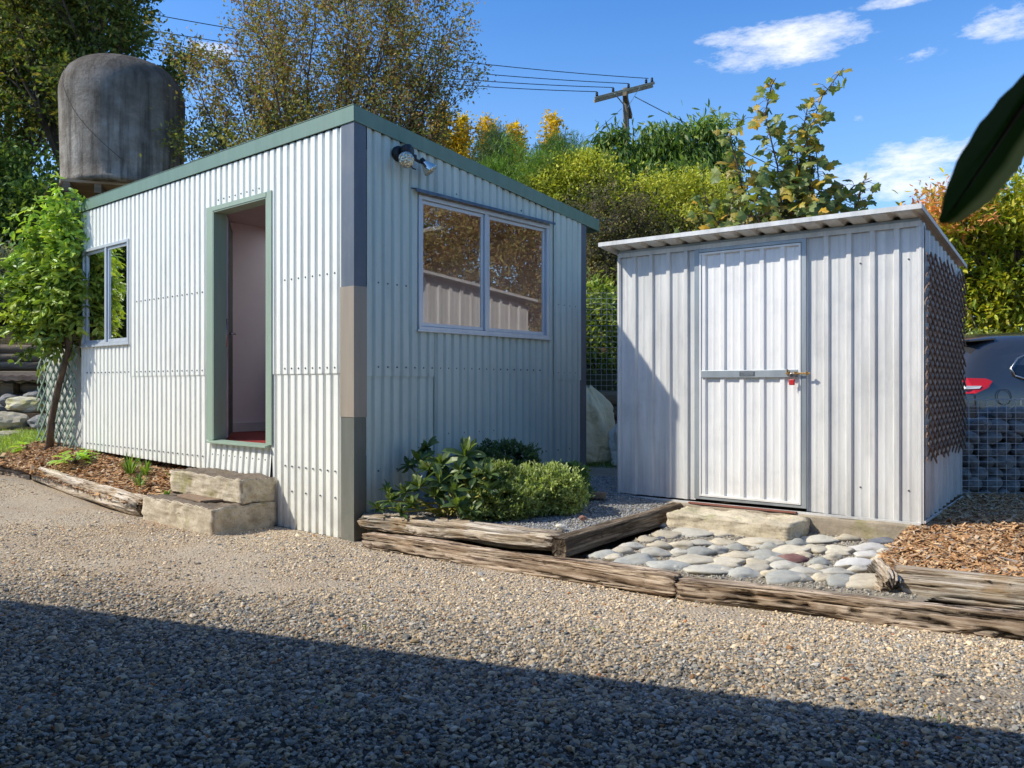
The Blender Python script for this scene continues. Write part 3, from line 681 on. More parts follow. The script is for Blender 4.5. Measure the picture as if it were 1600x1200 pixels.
# chips of bark
def chips(name, x, y, zf, C_, R, L0=.022, label=None):
    n = len(x); a = R.uniform(0, 6.28, n); L = L0*np.exp(R.normal(0, .45, n)); W = L*R.uniform(.16, .45, n)
    z = zf(x, y)+R.uniform(0, .014, n)
    t_ = np.array([(-1,-1,0),(1,-.8,0),(1.1,.7,0),(-.9,1,0),(-1,-1,-.35),(1,-.8,-.35),(1.1,.7,-.35),(-.9,1,-.35)], float)
    V = t_[None]*np.stack([L, W, W], 1)[:, None]*(1+R.uniform(-.25, .25, (n, 8, 1)))
    V[:, :, 2] += (R.uniform(-.15, .15, (n, 1))*L[:, None])*(t_[None, :, 0]**2)
    ax = R.normal(0, .32, n); ay = R.normal(0, .3, n)
    Vx, Vy, Vz = V[..., 0], V[..., 1], V[..., 2]
    Vz2 = Vz+Vx*np.sin(ax)[:, None]+Vy*np.sin(ay)[:, None]
    ca, sa = np.cos(a)[:, None], np.sin(a)[:, None]
    V = np.stack([Vx*ca-Vy*sa+x[:, None], Vx*sa+Vy*ca+y[:, None], Vz2+z[:, None]+.006], 2)
    q = np.array([(0,1,2,3),(0,4,5,1),(1,5,6,2),(2,6,7,3),(3,7,4,0)]); Fx = (q[None]+8*np.arange(n)[:, None, None]).reshape(-1, 4)
    return npmesh(name, V.reshape(-1, 3), Fx, M['chips'], cols=np.repeat(C_, 8, 0))
cp = 1.15*np.array([[.56,.32,.14],[.46,.24,.10],[.64,.42,.22],[.34,.17,.075],[.22,.12,.06],[.52,.38,.24],[.42,.34,.26]])
R = rng(21); x, y = pts_in(26000, LB, R); C_ = cp[R.choice(7, len(x), p=[.2,.2,.2,.15,.07,.12,.06])]*R.uniform(.8, 1.15, (len(x), 1))
tag(chips('bark_mulch', x, y, lbz, C_, R, .0145), 'orange brown bark mulch in the bed along the hut', 'mulch', kind='stuff')
RB2 = [(2.62,5.32),(3.55,6.55),(3.5,7.0),(5.2,6.9),(4.2,3.2),(2.5,3.98),(1.98,4.27),(2.05,4.55)]
x, y = pts_in(52000, RB2, R); C_ = cp[R.choice(7, len(x), p=[.24,.2,.2,.12,.05,.13,.06])]*R.uniform(.8, 1.2, (len(x), 1))
C_[:, :] *= 1.0
tag(chips('bark_mulch', x, y, rbz, C_, R, .0115), 'orange brown bark chips beside the steel shed', 'mulch', kind='stuff')
# fine gravel in bed
R = rng(31); x, y = pts_in(26000, [(-.9,5.85),(.34,5.02),(1.48,6.48),(.95,6.75),(1.5,7.5),(.6,7.7),(-1.0,6.1)], R); n = len(x)
s = .0062*np.exp(R.normal(0, .28, n)); C_ = np.array([[.33,.33,.32],[.42,.41,.38],[.24,.24,.24],[.50,.46,.38]])[R.choice(4, n, p=[.35,.3,.2,.15])]*R.uniform(.8, 1.15, (n, 1))
tag(stones('pea_gravel', np.stack([x, y, mbz(x, y)+s*.6], 1), s, C_, M['stones'], R), 'fine grey gravel in the raised bed between the sheds', 'gravel', kind='stuff')
x, y = pts_in(14000, [(.40,4.80),(1.5,6.40),(2.78,5.12),(2.15,4.2),(1.96,3.96),(.93,4.46)], R); n = len(x); s = .0058*np.exp(R.normal(0, .4, n))
C_ = np.array([[.36,.33,.27],[.45,.40,.30],[.27,.25,.22],[.52,.46,.35]])[R.choice(4, n)]*R.uniform(.8, 1.1, (n, 1))
tag(stones('patio_grit', np.stack([x, y, pbz(x, y)+s*.3], 1), s, C_, M['stones'], R), 'sandy grit filling the gaps between the river cobbles', 'grit', kind='stuff')

# ================================================================ sleepers
def sleeper(name, p0, p1, w, h, z0, z1, mat, label, seed=1, crack=1., bend=0., top=None, rough=1., group=None, rnd=.25, cat='sleeper'):
    """p0->p1 front bottom edge; w goes away to the back (left normal); z0,z1 bottom heights at both ends"""
    p0 = Vector((p0[0], p0[1], 0)); p1 = Vector((p1[0], p1[1], 0)); L = (p1-p0).length; d = (p1-p0).normalized(); nb = Vector((-d.y, d.x, 0))
    N, K = 96, max(12, int(L/.011)); per = []
    for i in range(N):                                  # rounded rectangle, starting at front bottom and going up over the top
        a = 2*math.pi*i/N; c, s_ = math.cos(a), math.sin(a); e = .42 if rnd < .3 else .7
        per.append((math.copysign(abs(c)**e, c), math.copysign(abs(s_)**e, s_)))
    per = np.array(per); u = np.linspace(0, 1, K); xx = u*L
    U, Aidx = np.meshgrid(xx, np.arange(N), indexing='ij'); ang = Aidx/N
    cy = np.cos(2*np.pi*ang)*3; cz = np.sin(2*np.pi*ang)*3     # seamless noise coordinates
    lo = (fbm(U*1.6+seed*9, cy*.5+cz*.37+seed, seed, 3)-.45)*.05*rough
    g = fbm(U*1.1+seed*5, cy*4.6+cz*2.3+3*seed+lo*60, seed+3, 4)
    gr = -np.clip((np.abs(g-.47)*-16+1), 0, 1)**1.3*.016*crack
    g2 = fbm(U*3.5+seed*2, cy*8.+cz*5.1+seed*7, seed+9, 3); gr2 = -np.clip(.5-np.abs(g2-.45)*14, 0, 1)*.011*crack
    g3 = (fbm(U*9, cy*7+cz*6, seed+4, 3)-.45)*.006*rough
    disp = lo+gr+gr2+g3
    W, H_ = w/2, h/2
    endt = 1-.16*rough*(np.clip(1-U/.07, 0, 1)**2+np.clip(1-(L-U)/.07, 0, 1)**2)
    Yl = (per[None, :, 0]*(W+disp))*endt; Zl = (per[None, :, 1]*(H_+disp))*endt
    yj = (fbm(cy*2+seed, cz*2, seed+6)-.45)*.06*rough
    Xl = U+yj*(np.clip(1-U/.08, 0, 1)-0)+yj*np.clip(1-(L-U)/.08, 0, 1)
    bz = (z0+(z1-z0)*u)+bend*np.sin(math.pi*u)
    wob = (fbm(xx*1.1+seed, xx*0+seed, seed+30)-.45)*.04*rough
    V = np.zeros((K, N, 3)); ox = p0.x+nb.x*W; oy = p0.y+nb.y*W
    V[..., 0] = ox+d.x*Xl+nb.x*(Yl+wob[:, None]); V[..., 1] = oy+d.y*Xl+nb.y*(Yl+wob[:, None]); V[..., 2] = Zl+H_+bz[:, None]+wob[:, None]*.4
    V = V.reshape(-1, 3); i = np.arange(K-1)[:, None]*N; j = np.arange(N)[None, :]
    Fq = np.stack([(i+j).ravel(), (i+(j+1) % N).ravel(), (i+N+(j+1) % N).ravel(), (i+N+j).ravel()], 1)
    caps = []; V = list(V)
    for e_, base in ((0, 0), (1, (K-1)*N)):
        prev = np.arange(N)+base; cen = np.mean([V[a] for a in prev], axis=0)
        for q_, rr in enumerate((.7, .35)):
            b0 = len(V); nz = (fbm(cy[0]*3+q_, cz[0]*3, seed+q_+8*e_)-.45)*.03*rough
            for a in range(N):
                V.append(cen+(V[base+a]-cen)*rr+np.array([d.x, d.y, 0])*nz[a])
            cur = np.arange(N)+b0; Fq = np.concatenate([Fq, np.stack([prev, np.roll(prev, -1), np.roll(cur, -1), cur], 1)]); prev = cur
        V.append(cen); caps.append(np.stack([prev, np.roll(prev, -1), np.full(N, len(V)-1)], 1))
    V = np.array(V); sh = np.clip(1+disp.ravel()*52, .10, 1.1); cc = np.ones((len(V), 3))*.62; cc[:len(sh)] = sh[:, None]*np.array([1, .98, .95])
    # object space with x along the sleeper
    o = npmesh(name, V, [Fq]+caps, mat, smooth=True, cols=cc)
    th = math.atan2(d.y, d.x); Mx = Matrix.Translation(Vector((ox, oy, (z0+z1)/2)))@Matrix.Rotation(th, 4, 'Z')
    o.data.transform(Mx.inverted()); o.matrix_world = Mx
    return tag(o, label, cat, group)
G1 = 'weathered timber sleepers edging the beds'
sleeper('timber_sleeper', (-1.07,5.735), (.868,4.352), .13, .122, -.02, .005, M['sleeper'], 'long cracked lower sleeper along the gravel below the green planted bed', 3, 1.15, group=G1)
sleeper('timber_sleeper', (-1.14,5.90), (.24,4.95), .22, .10, .095, .125, M['sleeperpale'], 'wavy eroded upper sleeper with orange lichen in front of the shrubs', 5, .7, rough=1.5, group=G1)
sleeper('timber_sleeper', (.33,4.87), (1.47,6.45), .11, .125, .105, .115, M['sleeperdark'], 'brown sleeper dividing the fine gravel bed from the cobbles', 8, .5, rough=.35, group=G1)
sleeper('timber_sleeper', (.885,4.335), (2.95,3.30), .115, .122, -.005, -.01, M['sleeper'], 'deeply grooved sleeper running from the cobbles to the right edge', 13, 1.5, group=G1)
sleeper('timber_sleeper', (1.93,4.10), (3.4,3.36), .11, .10, .075, .08, M['sleeperpale'], 'pale split sleeper holding back the orange bark chips, front one', 17, .7, rough=.3, group=G1)
sleeper('timber_sleeper', (2.0,4.23), (3.5,3.48), .12, .08, .115, .12, M['sleeperpale'], 'pale sleeper half covered by the orange bark chips, rear one', 19, .6, rough=.3, group=G1)
sleeper('border_log', (-3.30,7.02), (-5.20,8.72), -.20, .16, .0, .10, M['sleeperpale'], 'bleached crooked log edging the bark bed left of the steps', 23, .9, rough=1.6, cat='log', rnd=.5)
sleeper('border_log', (-5.24,8.78), (-7.6,10.3), -.14, .13, .08, .12, M['sleeper'], 'thin grey log at the far left end of the bark bed', 29, .8, rough=1., cat='log', rnd=.5)
# rotten stump at the corner of the cobbles
sleeper('driftwood_stump', (1.96,4.07), (2.04,4.42), .12, .15, .05, .06, M['sleeperpale'], 'grey rotten stump between the cobbles and the bark chips', 37, 1.2, rough=1.9, cat='stump', rnd=.5)

# ================================================================ rocks and cobbles
from mathutils import noise as mnoise
def rock_mesh(name, seed, amp=.12, sub=3, sharp=False):
    bm = bmesh.new(); bmesh.ops.create_icosphere(bm, subdivisions=sub, radius=1)
    for v in bm.verts:
        p = v.co.copy()
        k = mnoise.noise(p*1.1+Vector((seed*5.3, 0, 0)))*amp*1.6+mnoise.noise(p*2.7+Vector((0, seed*2.1, 0)))*amp*.5
        if sharp:
            c = mnoise.cell_vector(p*1.6+Vector((seed*3., 0, 0))); k += (c.x-.5)*amp*1.2+mnoise.fractal(p*4, 1, 2, 4)*amp*.35
        v.co = p*(1+k)
    me = bpy.data.meshes.new(name); bm.to_mesh(me); bm.free()
    me.polygons.foreach_set('use_smooth', [not sharp]*len(me.polygons)); return me
def cob_mat(name, c1, c2):
    t = NT(name); v = t.tc(); oi = t.n('ShaderNodeObjectInfo')
    mp = t.n('ShaderNodeVectorMath', operation='ADD'); t.l(v, mp.inputs[0]); sc = t.n('ShaderNodeVectorMath', operation='SCALE'); sc.inputs['Scale'].default_value = 30
    cb = t.n('ShaderNodeCombineXYZ')
    for i in range(3): t.l(oi.outputs['Random'], cb.inputs[i])
    t.l(cb.outputs[0], sc.inputs[0]); t.l(sc.outputs[0], mp.inputs[1])
    n = t.noise(mp.outputs[0], 3.2, 8, .75); c = t.ramp(n, [(.40, c2), (.58, c1)])
    c = t.mix(t.math('MULTIPLY', t.ramp(t.noise(mp.outputs[0], 1.1, 3), [(.5,0.),(.65,1.)]), .3), c, (.42,.36,.25))
    c = t.mix(1., c, t.ramp(oi.outputs['Random'], [(0, .82), (1, 1.12)]), 'MULTIPLY')
    return t.fin(t.bsdf(c, .75, 0, t.noise(mp.outputs[0], 18, 5, .7), .25, .02, .3))
CM = {'g': ('grey', cob_mat('grey_cobble', (.55,.51,.415), (.44,.41,.34))), 'b': ('blue grey', cob_mat('bluegrey_cobble', (.45,.44,.38), (.36,.355,.31))),
      't': ('tan', cob_mat('tan_cobble', (.60,.52,.38), (.48,.41,.29))), 'c': ('cream', cob_mat('cream_cobble', (.61,.54,.41), (.50,.44,.33))),
      'w': ('white', cob_mat('white_cobble', (.68,.65,.59), (.58,.55,.49))), 'r': ('red brown', cob_mat('red_cobble', (.25,.12,.10), (.18,.09,.08))), 's': ('dark slate', cob_mat('slate_cobble', (.12,.13,.155), (.17,.18,.20)))}
protos = {}
def cobble(px, py, w, h, k, lab=None, z=.108, grp='river cobbles set in the patio', hz=None, i=0):
    p = on(px, py+h*.15, z+.015); Y = p.y; W = w*1.14*Y/F; hh = hz or min(.034, W*.26)
    D = max(W*.5, (h-hh*2*.8*F/Y)*Y*Y/(F*(CAMH-z)))
    D = min(D, W*1.05)
    key = (k, i % 5)
    if key not in protos: me = rock_mesh('cobble', hash(k) % 7+(i % 5)*3+ord(k[0]), .26); me.materials.append(CM[k][1]); protos[key] = me
    o = bpy.data.objects.new('cobble', protos[key]); COL.objects.link(o); o.location = (p.x, p.y, z+.006)
    o.scale = (W*.53, D*.66, hh); o.rotation_euler = (random.uniform(-.06,.06), random.uniform(-.06,.06), random.uniform(-.25,.25))
    tag(o, lab or (CM[k][0]+' flat river cobble in the stone patio before the steel shed'), 'cobble', grp); return o
S5 = [(75,370,150,70,'g'),(212,380,105,50,'t'),(395,415,170,60,'c'),(120,425,100,45,'g'),(230,422,110,40,'t'),(125,465,110,45,'b'),(200,457,85,35,'g'),(290,447,90,30,'b'),(40,435,100,40,'t'),
 (410,475,150,65,'b'),(95,500,170,50,'c'),(245,510,150,60,'c'),(300,485,120,45,'t'),(170,545,190,50,'g'),(380,515,110,35,'t'),(550,495,120,42,'r'),(380,547,130,40,'c'),(515,530,130,45,'g'),(25,525,60,45,'b'),
 (320,565,140,40,'b'),(510,590,150,40,'b'),(600,567,130,40,'g'),(665,545,90,40,'c'),(660,405,140,55,'g'),(570,425,90,35,'b'),(645,450,85,60,'c'),(750,455,125,60,'c'),(668,510,95,50,'b'),(740,562,130,50,'g'),
 (680,592,90,33,'t'),(780,606,140,50,'b'),(890,608,190,75,'t'),(800,405,100,42,'t'),(875,445,140,55,'w'),(965,415,110,45,'s'),(895,480,120,35,'w'),(840,515,180,60,'w'),(1010,505,145,95,'t'),(1062,442,100,40,'t'),
 (970,462,60,30,'g'),(921,548,70,30,'g'),(540,460,150,35,'c'),(728,487,70,30,'c'),(850,550,90,35,'g'),(440,442,80,30,'b'),(600,478,60,25,'t'),(470,505,70,28,'g'),(600,598,70,26,'g'),(450,575,80,30,'t'),(1040,560,60,30,'g'),
 (30,467,70,30,'g'),(245,560,60,25,'g')]
S4 = [(1187,810,115,45,'b'),(1300,775,90,40,'g'),(1360,750,80,35,'t'),(1258,795,75,40,'c'),(1320,825,150,55,'b'),(1395,803,110,38,'g'),(1450,852,140,50,'b'),(1440,725,110,50,'t'),(1415,746,42,24,'s'),(1500,690,120,40,'g'),(1420,775,90,32,'t'),(1230,825,60,28,'c')]
special = {('r',550): 'single red brown cobble near the middle of the stone patio', ('s',965): 'dark slate cobble under the right front of the steel shed', ('s',1415): 'small green black slate chip among the left cobbles',
 ('w',840): 'large bright white cobble right of the patio centre', ('w',875): 'white cobble just in front of the shed foundation', ('w',895): 'narrow white cobble between two larger white cobbles', ('t',1010): 'large tan boulder beside the rotten stump', ('t',890): 'wide tan cobble at the front right corner of the patio behind the sleeper'}
i = 0
for (cx, cy, w, h, k) in S5: i += 1; cy -= 10*max(0, min(1, (cy-530)/50)); cobble(1050+cx/2.909, 700+cy/2.909, w/2.909*1.04, h/2.909*1.05, k, special.get((k, cx)), i=i, hz=.045 if (k, cx) in (('t',1010),('t',890)) else None)
for (cx, cy, w, h, k) in S4: i += 1; cobble(500+cx/2.667, 560+cy/2.667, w/2.667*1.04, h/2.667*1.05, k, special.get((k, cx)), i=i)
def rock(name, loc, sc, mat, label, cat='rock', seed=1, rz=0, group=None, sharp=True, amp=.16):
    me = rock_mesh(name, seed, amp, 3, sharp); me.materials.append(mat); o = link(name, me); o.location = loc; o.scale = sc; o.rotation_euler = (.05, .04, rz)
    return tag(o, label, cat, group)
limestone = pm('limestone', (.55,.49,.36), (.36,.31,.20), 2.2, .9, bump=.5, bscale=9); darkstone = pm('dark_stone', (.17,.165,.155), (.28,.27,.25), 2.5, .85, bump=.5, bscale=9)
yellowrock = pm('lichen_rock', (.60,.55,.42), (.42,.38,.12), 1.4, .9, bump=.6, bscale=8)
p = on(876, 823, .215); rock('white_rock', (p.x, p.y, .215), (.035,.022,.02), pm('quartz', (.8,.74,.62), (.66,.58,.45), 3, .8), 'small cream white rock lying by the sleeper in the fine gravel', seed=4, sharp=True)
p = on(911, 810, .22); rock('red_rock', (p.x, p.y, .222), (.028,.022,.018), pm('redstone', (.32,.16,.11), (.24,.12,.09), 3, .8), 'small red brown rock on the fine gravel bed', seed=6)
q = MB(); p = on(929, 776, .27); q.box(-.09,.09,-.045,.045,0,.045); o = q.build('paver', M['brick'], None, bevel=.005, loc=(p.x, p.y, .262)); o.rotation_euler.z = -.2; tag(o, 'brown brick paver lying in the gap between the sheds', 'paver')
# doorstep slab
ds = Matrix.Rotation(math.atan2(.795, .606), 4, 'Z')
o = rough_block('concrete_doorstep', -.47, -.05, .70, 1.60, .06, .228, [M['slab']], None, 12, .012); o.location = GS.location; o.rotation_euler = GS.rotation_euler
tag(o, 'rough pale concrete doorstep slab below the padlocked door', 'doorstep')
# gabion
def wire_box(name, mat, faces, r, parent=None):
    q = MB()
    for (o_, a, b, na, nb_) in faces:
        o_ = Vector(o_); a = Vector(a); b = Vector(b)
        for i in range(na+1): q.tube([o_+a*i/na, o_+a*i/na+b], r, 4, cap=False)
        for j in range(nb_+1): q.tube([o_+b*j/nb_, o_+b*j/nb_+a], r, 4, cap=False)
    return q.build(name, mat, parent)
wire = pm('galvanised_wire', (.56,.57,.57), (.45,.46,.46), 20, .4, .2)
GA = Vector((3.66, 6.62, .17)); gu = Vector((2.4, -.08, 0)); gv = Vector((0.02, .45, 0)); gh = Vector((0, 0, .86))
wb = wire_box('gabion_cage', wire, [(GA, gu, gh, 32, 17), (GA+gv, gu, gh, 32, 9), (GA, gv, gh, 5, 12), (GA+gh, gu, gv, 32, 5), (GA+gu, gv, gh, 5, 12)], .0022)
tag(wb, 'square wire mesh gabion cage full of dark stones', 'gabion')
R2 = random.Random(5); gp = []
for s_ in range(5):
    me = rock_mesh('gabion_stone', 60+s_, .13); me.materials.append(darkstone); gp.append(me)
rows = 8
for layer in range(2):
    for r_ in range(rows):
        xx = .07+.06*(r_ % 2)
        while xx < 2.33:
            wx = R2.uniform(.065, .10)
            top = .86*(1 if xx > .5 else .75+.5*xx)
            zz = .055+r_*.098
            if zz < top-.05:
                o = bpy.data.objects.new('gabion_stone', gp[R2.randrange(5)]); COL.objects.link(o)
                o.location = GA+gu*(xx/2.4)+gv*((.085+layer*.20)/.45)+Vector((0, R2.uniform(-.01,.02), zz+R2.uniform(-.01,.01))); o.scale = (wx*R2.uniform(.85,1.05), .078, R2.uniform(.048,.07)); o.rotation_euler = (R2.uniform(-.6,.6), R2.uniform(-.7,.7), R2.uniform(-.3,.3))
                tag(o, 'dark rounded stone packed inside the wire gabion', 'stone', 'stones inside the gabion cage')
            xx += wx*1.75
    if layer == 0: rows = 8
# mesh fence and retaining logs behind the gap
wf = wire_box('mesh_fence', wire, [(Vector((-.4, 9.25, 1.08)), Vector((4.2, 0, 0)), Vector((0, 0, 1.12)), 68, 18)], .0022)
for xx in (-.4, 1.7, 3.8):
    q = MB(); q.tube([(xx, 9.29, .25), (xx, 9.29, 2.25)], .02, 8); q.build('fence_post', M['galv'], wf)
tag(wf, 'galvanised wire mesh fence behind the gap between the sheds', 'fence')
def log(p0, p1, r, label, seed, group):
    q = MB(); R_ = random.Random(seed); p0 = Vector(p0); p1 = Vector(p1); k = 14
    q.tube([p0.lerp(p1, i/k)+Vector((0, R_.uniform(-.006,.006), R_.uniform(-.006,.006))) for i in range(k+1)], [r*R_.uniform(.94,1.05) for _ in range(k+1)], 16)
    return tag(q.build('retaining_log', M['log'], None, smooth=True), label, 'log', group)
for i, z in enumerate((.36, .52, .68, .84, 1.0)): log((-.6, 9.12, z), (3.8, 9.10, z), .078, 'grey round retaining log under the wire mesh fence, '+['lowest','second lowest','middle','fourth','topmost'][i]+' of five', i, 'retaining logs behind the sheds')
for i, (z, yy) in enumerate(((1.44, 12.55), (1.57, 12.58), (1.70, 12.6))): log((-13, yy, z), (-7.15, yy, z), .072, ['lowest','middle','topmost'][i]+' round log of the upper retaining wall at the far left', 10+i, 'upper retaining logs')
q = MB(); q.bar((-12.5, 12.1, 1.30), (-6.75, 12.05, 1.30), .16, .10); tag(q.build('timber_plank', pm('sawn_timber', (.42,.34,.22), (.32,.25,.16), 4, .85, stretch=(.4,4,4)), None, bevel=.006), 'sunlit sawn timber plank between the retaining logs at far left', 'plank')
for i, (z, yy) in enumerate(((.94, 11.75), (1.10, 11.78))): log((-7.12, yy, z), (-6.3, yy, z), .082, ['lower','upper'][i]+' short log beside the timber post at far left', 20+i, 'short retaining logs')
for i, z in enumerate((.6, .78)): log((-12, 11.9, z), (-6.2, 11.9, z), .085, ['lowest','second'][i]+' log hidden behind the rock pile at far left', 30+i, 'low retaining logs')
q = MB(); q.box(-7.34,-7.15,11.6,11.78,.3,1.17); tag(q.build('timber_post', M['log'], None, bevel=.008), 'square timber post beside the rock pile at far left', 'post')
q = MB()
for j in range(26):
    xx = -8.2+j*.075; q.hexa([(xx,11.45,1.20+.02*(j%2)),(xx+.075,11.45,1.20+.02*((j+1)%2)),(xx+.075,12.0,1.22+.02*((j+1)%2)),(xx,12.0,1.22+.02*(j%2))],[(xx,11.45,1.27+.02*(j%2)),(xx+.075,11.45,1.27+.02*((j+1)%2)),(xx+.075,12.0,1.29+.02*((j+1)%2)),(xx,12.0,1.29+.02*(j%2))])
tag(q.build('iron_sheet_stack', pm('rusty_iron', (.11,.07,.05), (.20,.15,.12), 8, .85), None), 'stack of rusty corrugated sheets on the timber post at far left', 'iron sheets')
for i, (px, py, Y_, w, h, mt, lb) in enumerate(((42,633,11.3,.30,.12,yellowrock,'broad flat yellow lichened rock on top of the rock pile'),(12,663,10.9,.26,.17,limestone,'cream pointed rock at the left edge of the rock pile'),(16,627,11.5,.16,.10,darkstone,'grey rock behind the yellow rock'),
     (62,620,11.6,.2,.1,darkstone,'grey flat rock at the back right of the rock pile'),(38,655,11.2,.24,.09,darkstone,'dark grey rock below the yellow rock'),(70,662,11.0,.2,.12,darkstone,'grey rock nearest the green lattice'),(30,679,10.8,.32,.07,limestone,'low tan rock at the foot of the rock pile'),(-40,650,11.2,.3,.25,limestone,'rock at the far end of the pile'),(3,640,11.5,.14,.14,darkstone,'small grey rock under the timber post'))):
    p = at(px, py, Y_); rock('garden_rock', p, (w, .2, h), mt, lb, seed=70+i, rz=.2*i, group='rocks piled at the far left')
q = MB(); q.box(-12,-6.1,10.75,12.4,.1,.58); o = q.build('rear_terrace', dirt); o['kind'] = 'structure'
q = MB(); q.box(-12,-5.95,11.05,12.4,.2,.76); o = q.build('rear_terrace_step', dirt); o['kind'] = 'structure'
# pale screen with green lattice beyond the end of the door wall
sc = empty('lattice_screen', SH.location, SH.rotation_euler.z, 'green diamond lattice on a pale board beside the hut end', 'lattice')
q = MB(); q.box(.03,.05,4.90,6.02,.28,2.2); q.build('board', pm('pale_board', (.56,.56,.50), (.46,.46,.41), 5, .7), sc)
lattice(sc, lambda u, d, z: (-.055-d, u, z), 4.92, 6.0, .34, 2.1, .17, .17, .020, .012, M['trelgreen'], ragged=.3)
# sacks
def sack(name, loc, rx, ry, h, mat, label, seed, lean=(0,0)):
    N, K = 110, 70; V = []; R_ = rng(seed)
    for i in range(K+1):
        g = i/K; prof = (min(1, g*6+.55))*(1-.25*g)*(1 if g < .72 else max(.10, 1-((g-.72)/.28)**1.4*.85))
        for j in range(N):
            a = 2*math.pi*j/N
            fold = 1+.16*math.sin(a*5+seed+g*7)+.10*math.sin(a*11+g*9+seed)*g+.10*(float(vn(a*2.2, g*6+seed, seed))-.5)
            if g > .6: fold += .18*math.sin(a*7+seed)*(g-.6)
            fold -= .09*max(0, 1-abs(float(fbm(a*2.6+seed, g*5+a*.8, seed+3, 2))-.38)*12)+.05*max(0, 1-abs(float(vn(a*6+g*8, g*9-a, seed+5))-.5)*7)
            V.append((math.cos(a)*rx*prof*fold+lean[0]*g*g, math.sin(a)*ry*prof*fold+lean[1]*g*g, g*h+.03*math.sin(a*3+seed)*g))
    i = np.arange(K)[:, None]*N; j = np.arange(N)[None]
    Fq = np.stack([(i+j).ravel(), (i+(j+1) % N).ravel(), (i+N+(j+1) % N).ravel(), (i+N+j).ravel()], 1)
    o = npmesh(name, np.array(V), [Fq, np.arange(K*N, K*N+N)[None]], mat, smooth=True); o.location = loc; return tag(o, label, 'sack')
cream = pm('woven_sack', (.96,.83,.52), (.84,.70,.42), 3, .8, bump=.5, bscale=9, bd=.06); cream2 = pm('grey_sack', (.70,.66,.55), (.55,.52,.43), 3, .8, bump=.4, bscale=12, bd=.03)
sack('woven_sack', (.86, 8.85, .26), .27, .16, .86, cream, 'tall cream woven sack slumped behind the gap between the sheds', 3, (-.02, .12))
sack('woven_sack', (1.26, 8.62, .26), .20, .15, .52, cream2, 'lower greyish sack leaning behind the steel shed corner', 8, (-.06, .1))
# carport over the viewer: its roof throws the foreground shadow
CPm = pm('carport_timber', (.30,.22,.15), (.22,.16,.11), 5, .8, stretch=(.5,3,3))
cpt = empty('carport', (0, 1.72, 0), math.atan2(-1.62, 4.31), 'timber carport whose roof shades the near gravel', 'carport')
q = MB(); q.box(-9, 6.5, -6.0, 0, 2.60, 2.70); q.build('roof', M['galv'], cpt)
q = MB(); q.box(-9, 6.5, .001, .03, 2.50, 2.715); q.build('roof_edge_trim', M['green'], cpt)
q = MB(); q.box(-9, 6.5, -5.9, -5.8, 0, 2.6); q.build('wall', M['trimtan'], cpt)
for xx in (-8.6, 6.2):
    q = MB(); q.box(xx, xx+.12, -.25, -.13, 0, 2.6); q.build('post', CPm, cpt, bevel=.005)
# ================================================================ leaves and plants
T_DIA = (np.array([(0,0,0),(-.26,.45,.06),(0,1,-.08),(.26,.45,.06)], float), np.array([(0,3,2),(0,2,1)]))
T_LONG = (np.array([(0,0,0),(-.10,.35,.03),(.10,.35,.03),(-.08,.7,-.03),(.08,.7,-.03),(0,1,-.18)], float), np.array([(0,2,1),(1,2,4),(1,4,3),(3,4,5)]))
T_OVAL = (np.array([(0,0,0),(-.13,.2,.04),(0,.2,0),(.13,.2,.04),(-.19,.5,.05),(0,.52,-.01),(.19,.5,.05),(-.13,.8,.0),(0,.82,-.06),(.13,.8,.0),(0,1,-.14)], float),
          np.array([(0,2,1),(0,3,2),(1,2,5),(1,5,4),(2,3,6),(2,6,5),(4,5,8),(4,8,7),(5,6,9),(5,9,8),(7,8,10),(8,9,10)]))
_ml = [(0,0),(.22,.02),(.5,.05),(.40,.22),(.62,.42),(.42,.50),(.36,.62),(.20,.62),(.16,.82),(0,1.05),(-.16,.82),(-.20,.62),(-.36,.62),(-.42,.50),(-.62,.42),(-.40,.22),(-.5,.05),(-.22,.02)]
T_MAPLE = (np.array([(0,.4,.05)]+[(a, b, -.10*abs(a)-.08*b*b) for a, b in _ml], float), np.array([(0, i+1, (i+1) % 18+1) for i in range(18)]))
T_TUFT = (np.array([(0,0,0),(.07,0,0),(.03,1,.0),(0,0,0),(-.03,.05,.05),(.2,.85,.15),(0,0,0),(.03,.05,-.05),(-.22,.8,-.1)], float), np.array([(0,1,2),(3,4,5),(6,7,8)]))
def nz(v): return v/np.maximum(np.linalg.norm(v, axis=-1, keepdims=True), 1e-9)
def leaves(name, P_, D, S, C_, tmpl, mat, parent, R, up=None, upw=.6):
    Vt, Ft = tmpl; n = len(P_); D = nz(D)
    N_ = R.normal(size=(n, 3))*(1-upw)+np.array([0, 0, 1.])*upw if up is None else up+R.normal(size=(n, 3))*.35
    N_ = N_-D*(N_*D).sum(1, keepdims=True); N_ = nz(N_); X_ = np.cross(D, N_)
    V = Vt[None, :, 0:1]*X_[:, None]+Vt[None, :, 1:2]*D[:, None]+Vt[None, :, 2:3]*N_[:, None]
    V = V*S[:, None, None]+P_[:, None]
    k = len(Vt); Fx = (Ft[None]+k*np.arange(n)[:, None, None]).reshape(-1, 3)
    cc = np.repeat(C_, k, 0)
    return npmesh(name, V.reshape(-1, 3), Fx, mat, parent, cols=np.clip(cc, 0, 1))
def palette(n, pal, R, cl=None, var=.25):
    pal = np.array(pal)*np.array([2.05,2.0,1.7]); a = R.integers(0, len(pal), n) if cl is None else (cl*997+R.integers(0, 2, n)*31) % len(pal)
    c = pal[a]*.6+pal[R.integers(0, len(pal), n)]*.4
    return c*R.uniform(1-var, 1+var, (n, 1))
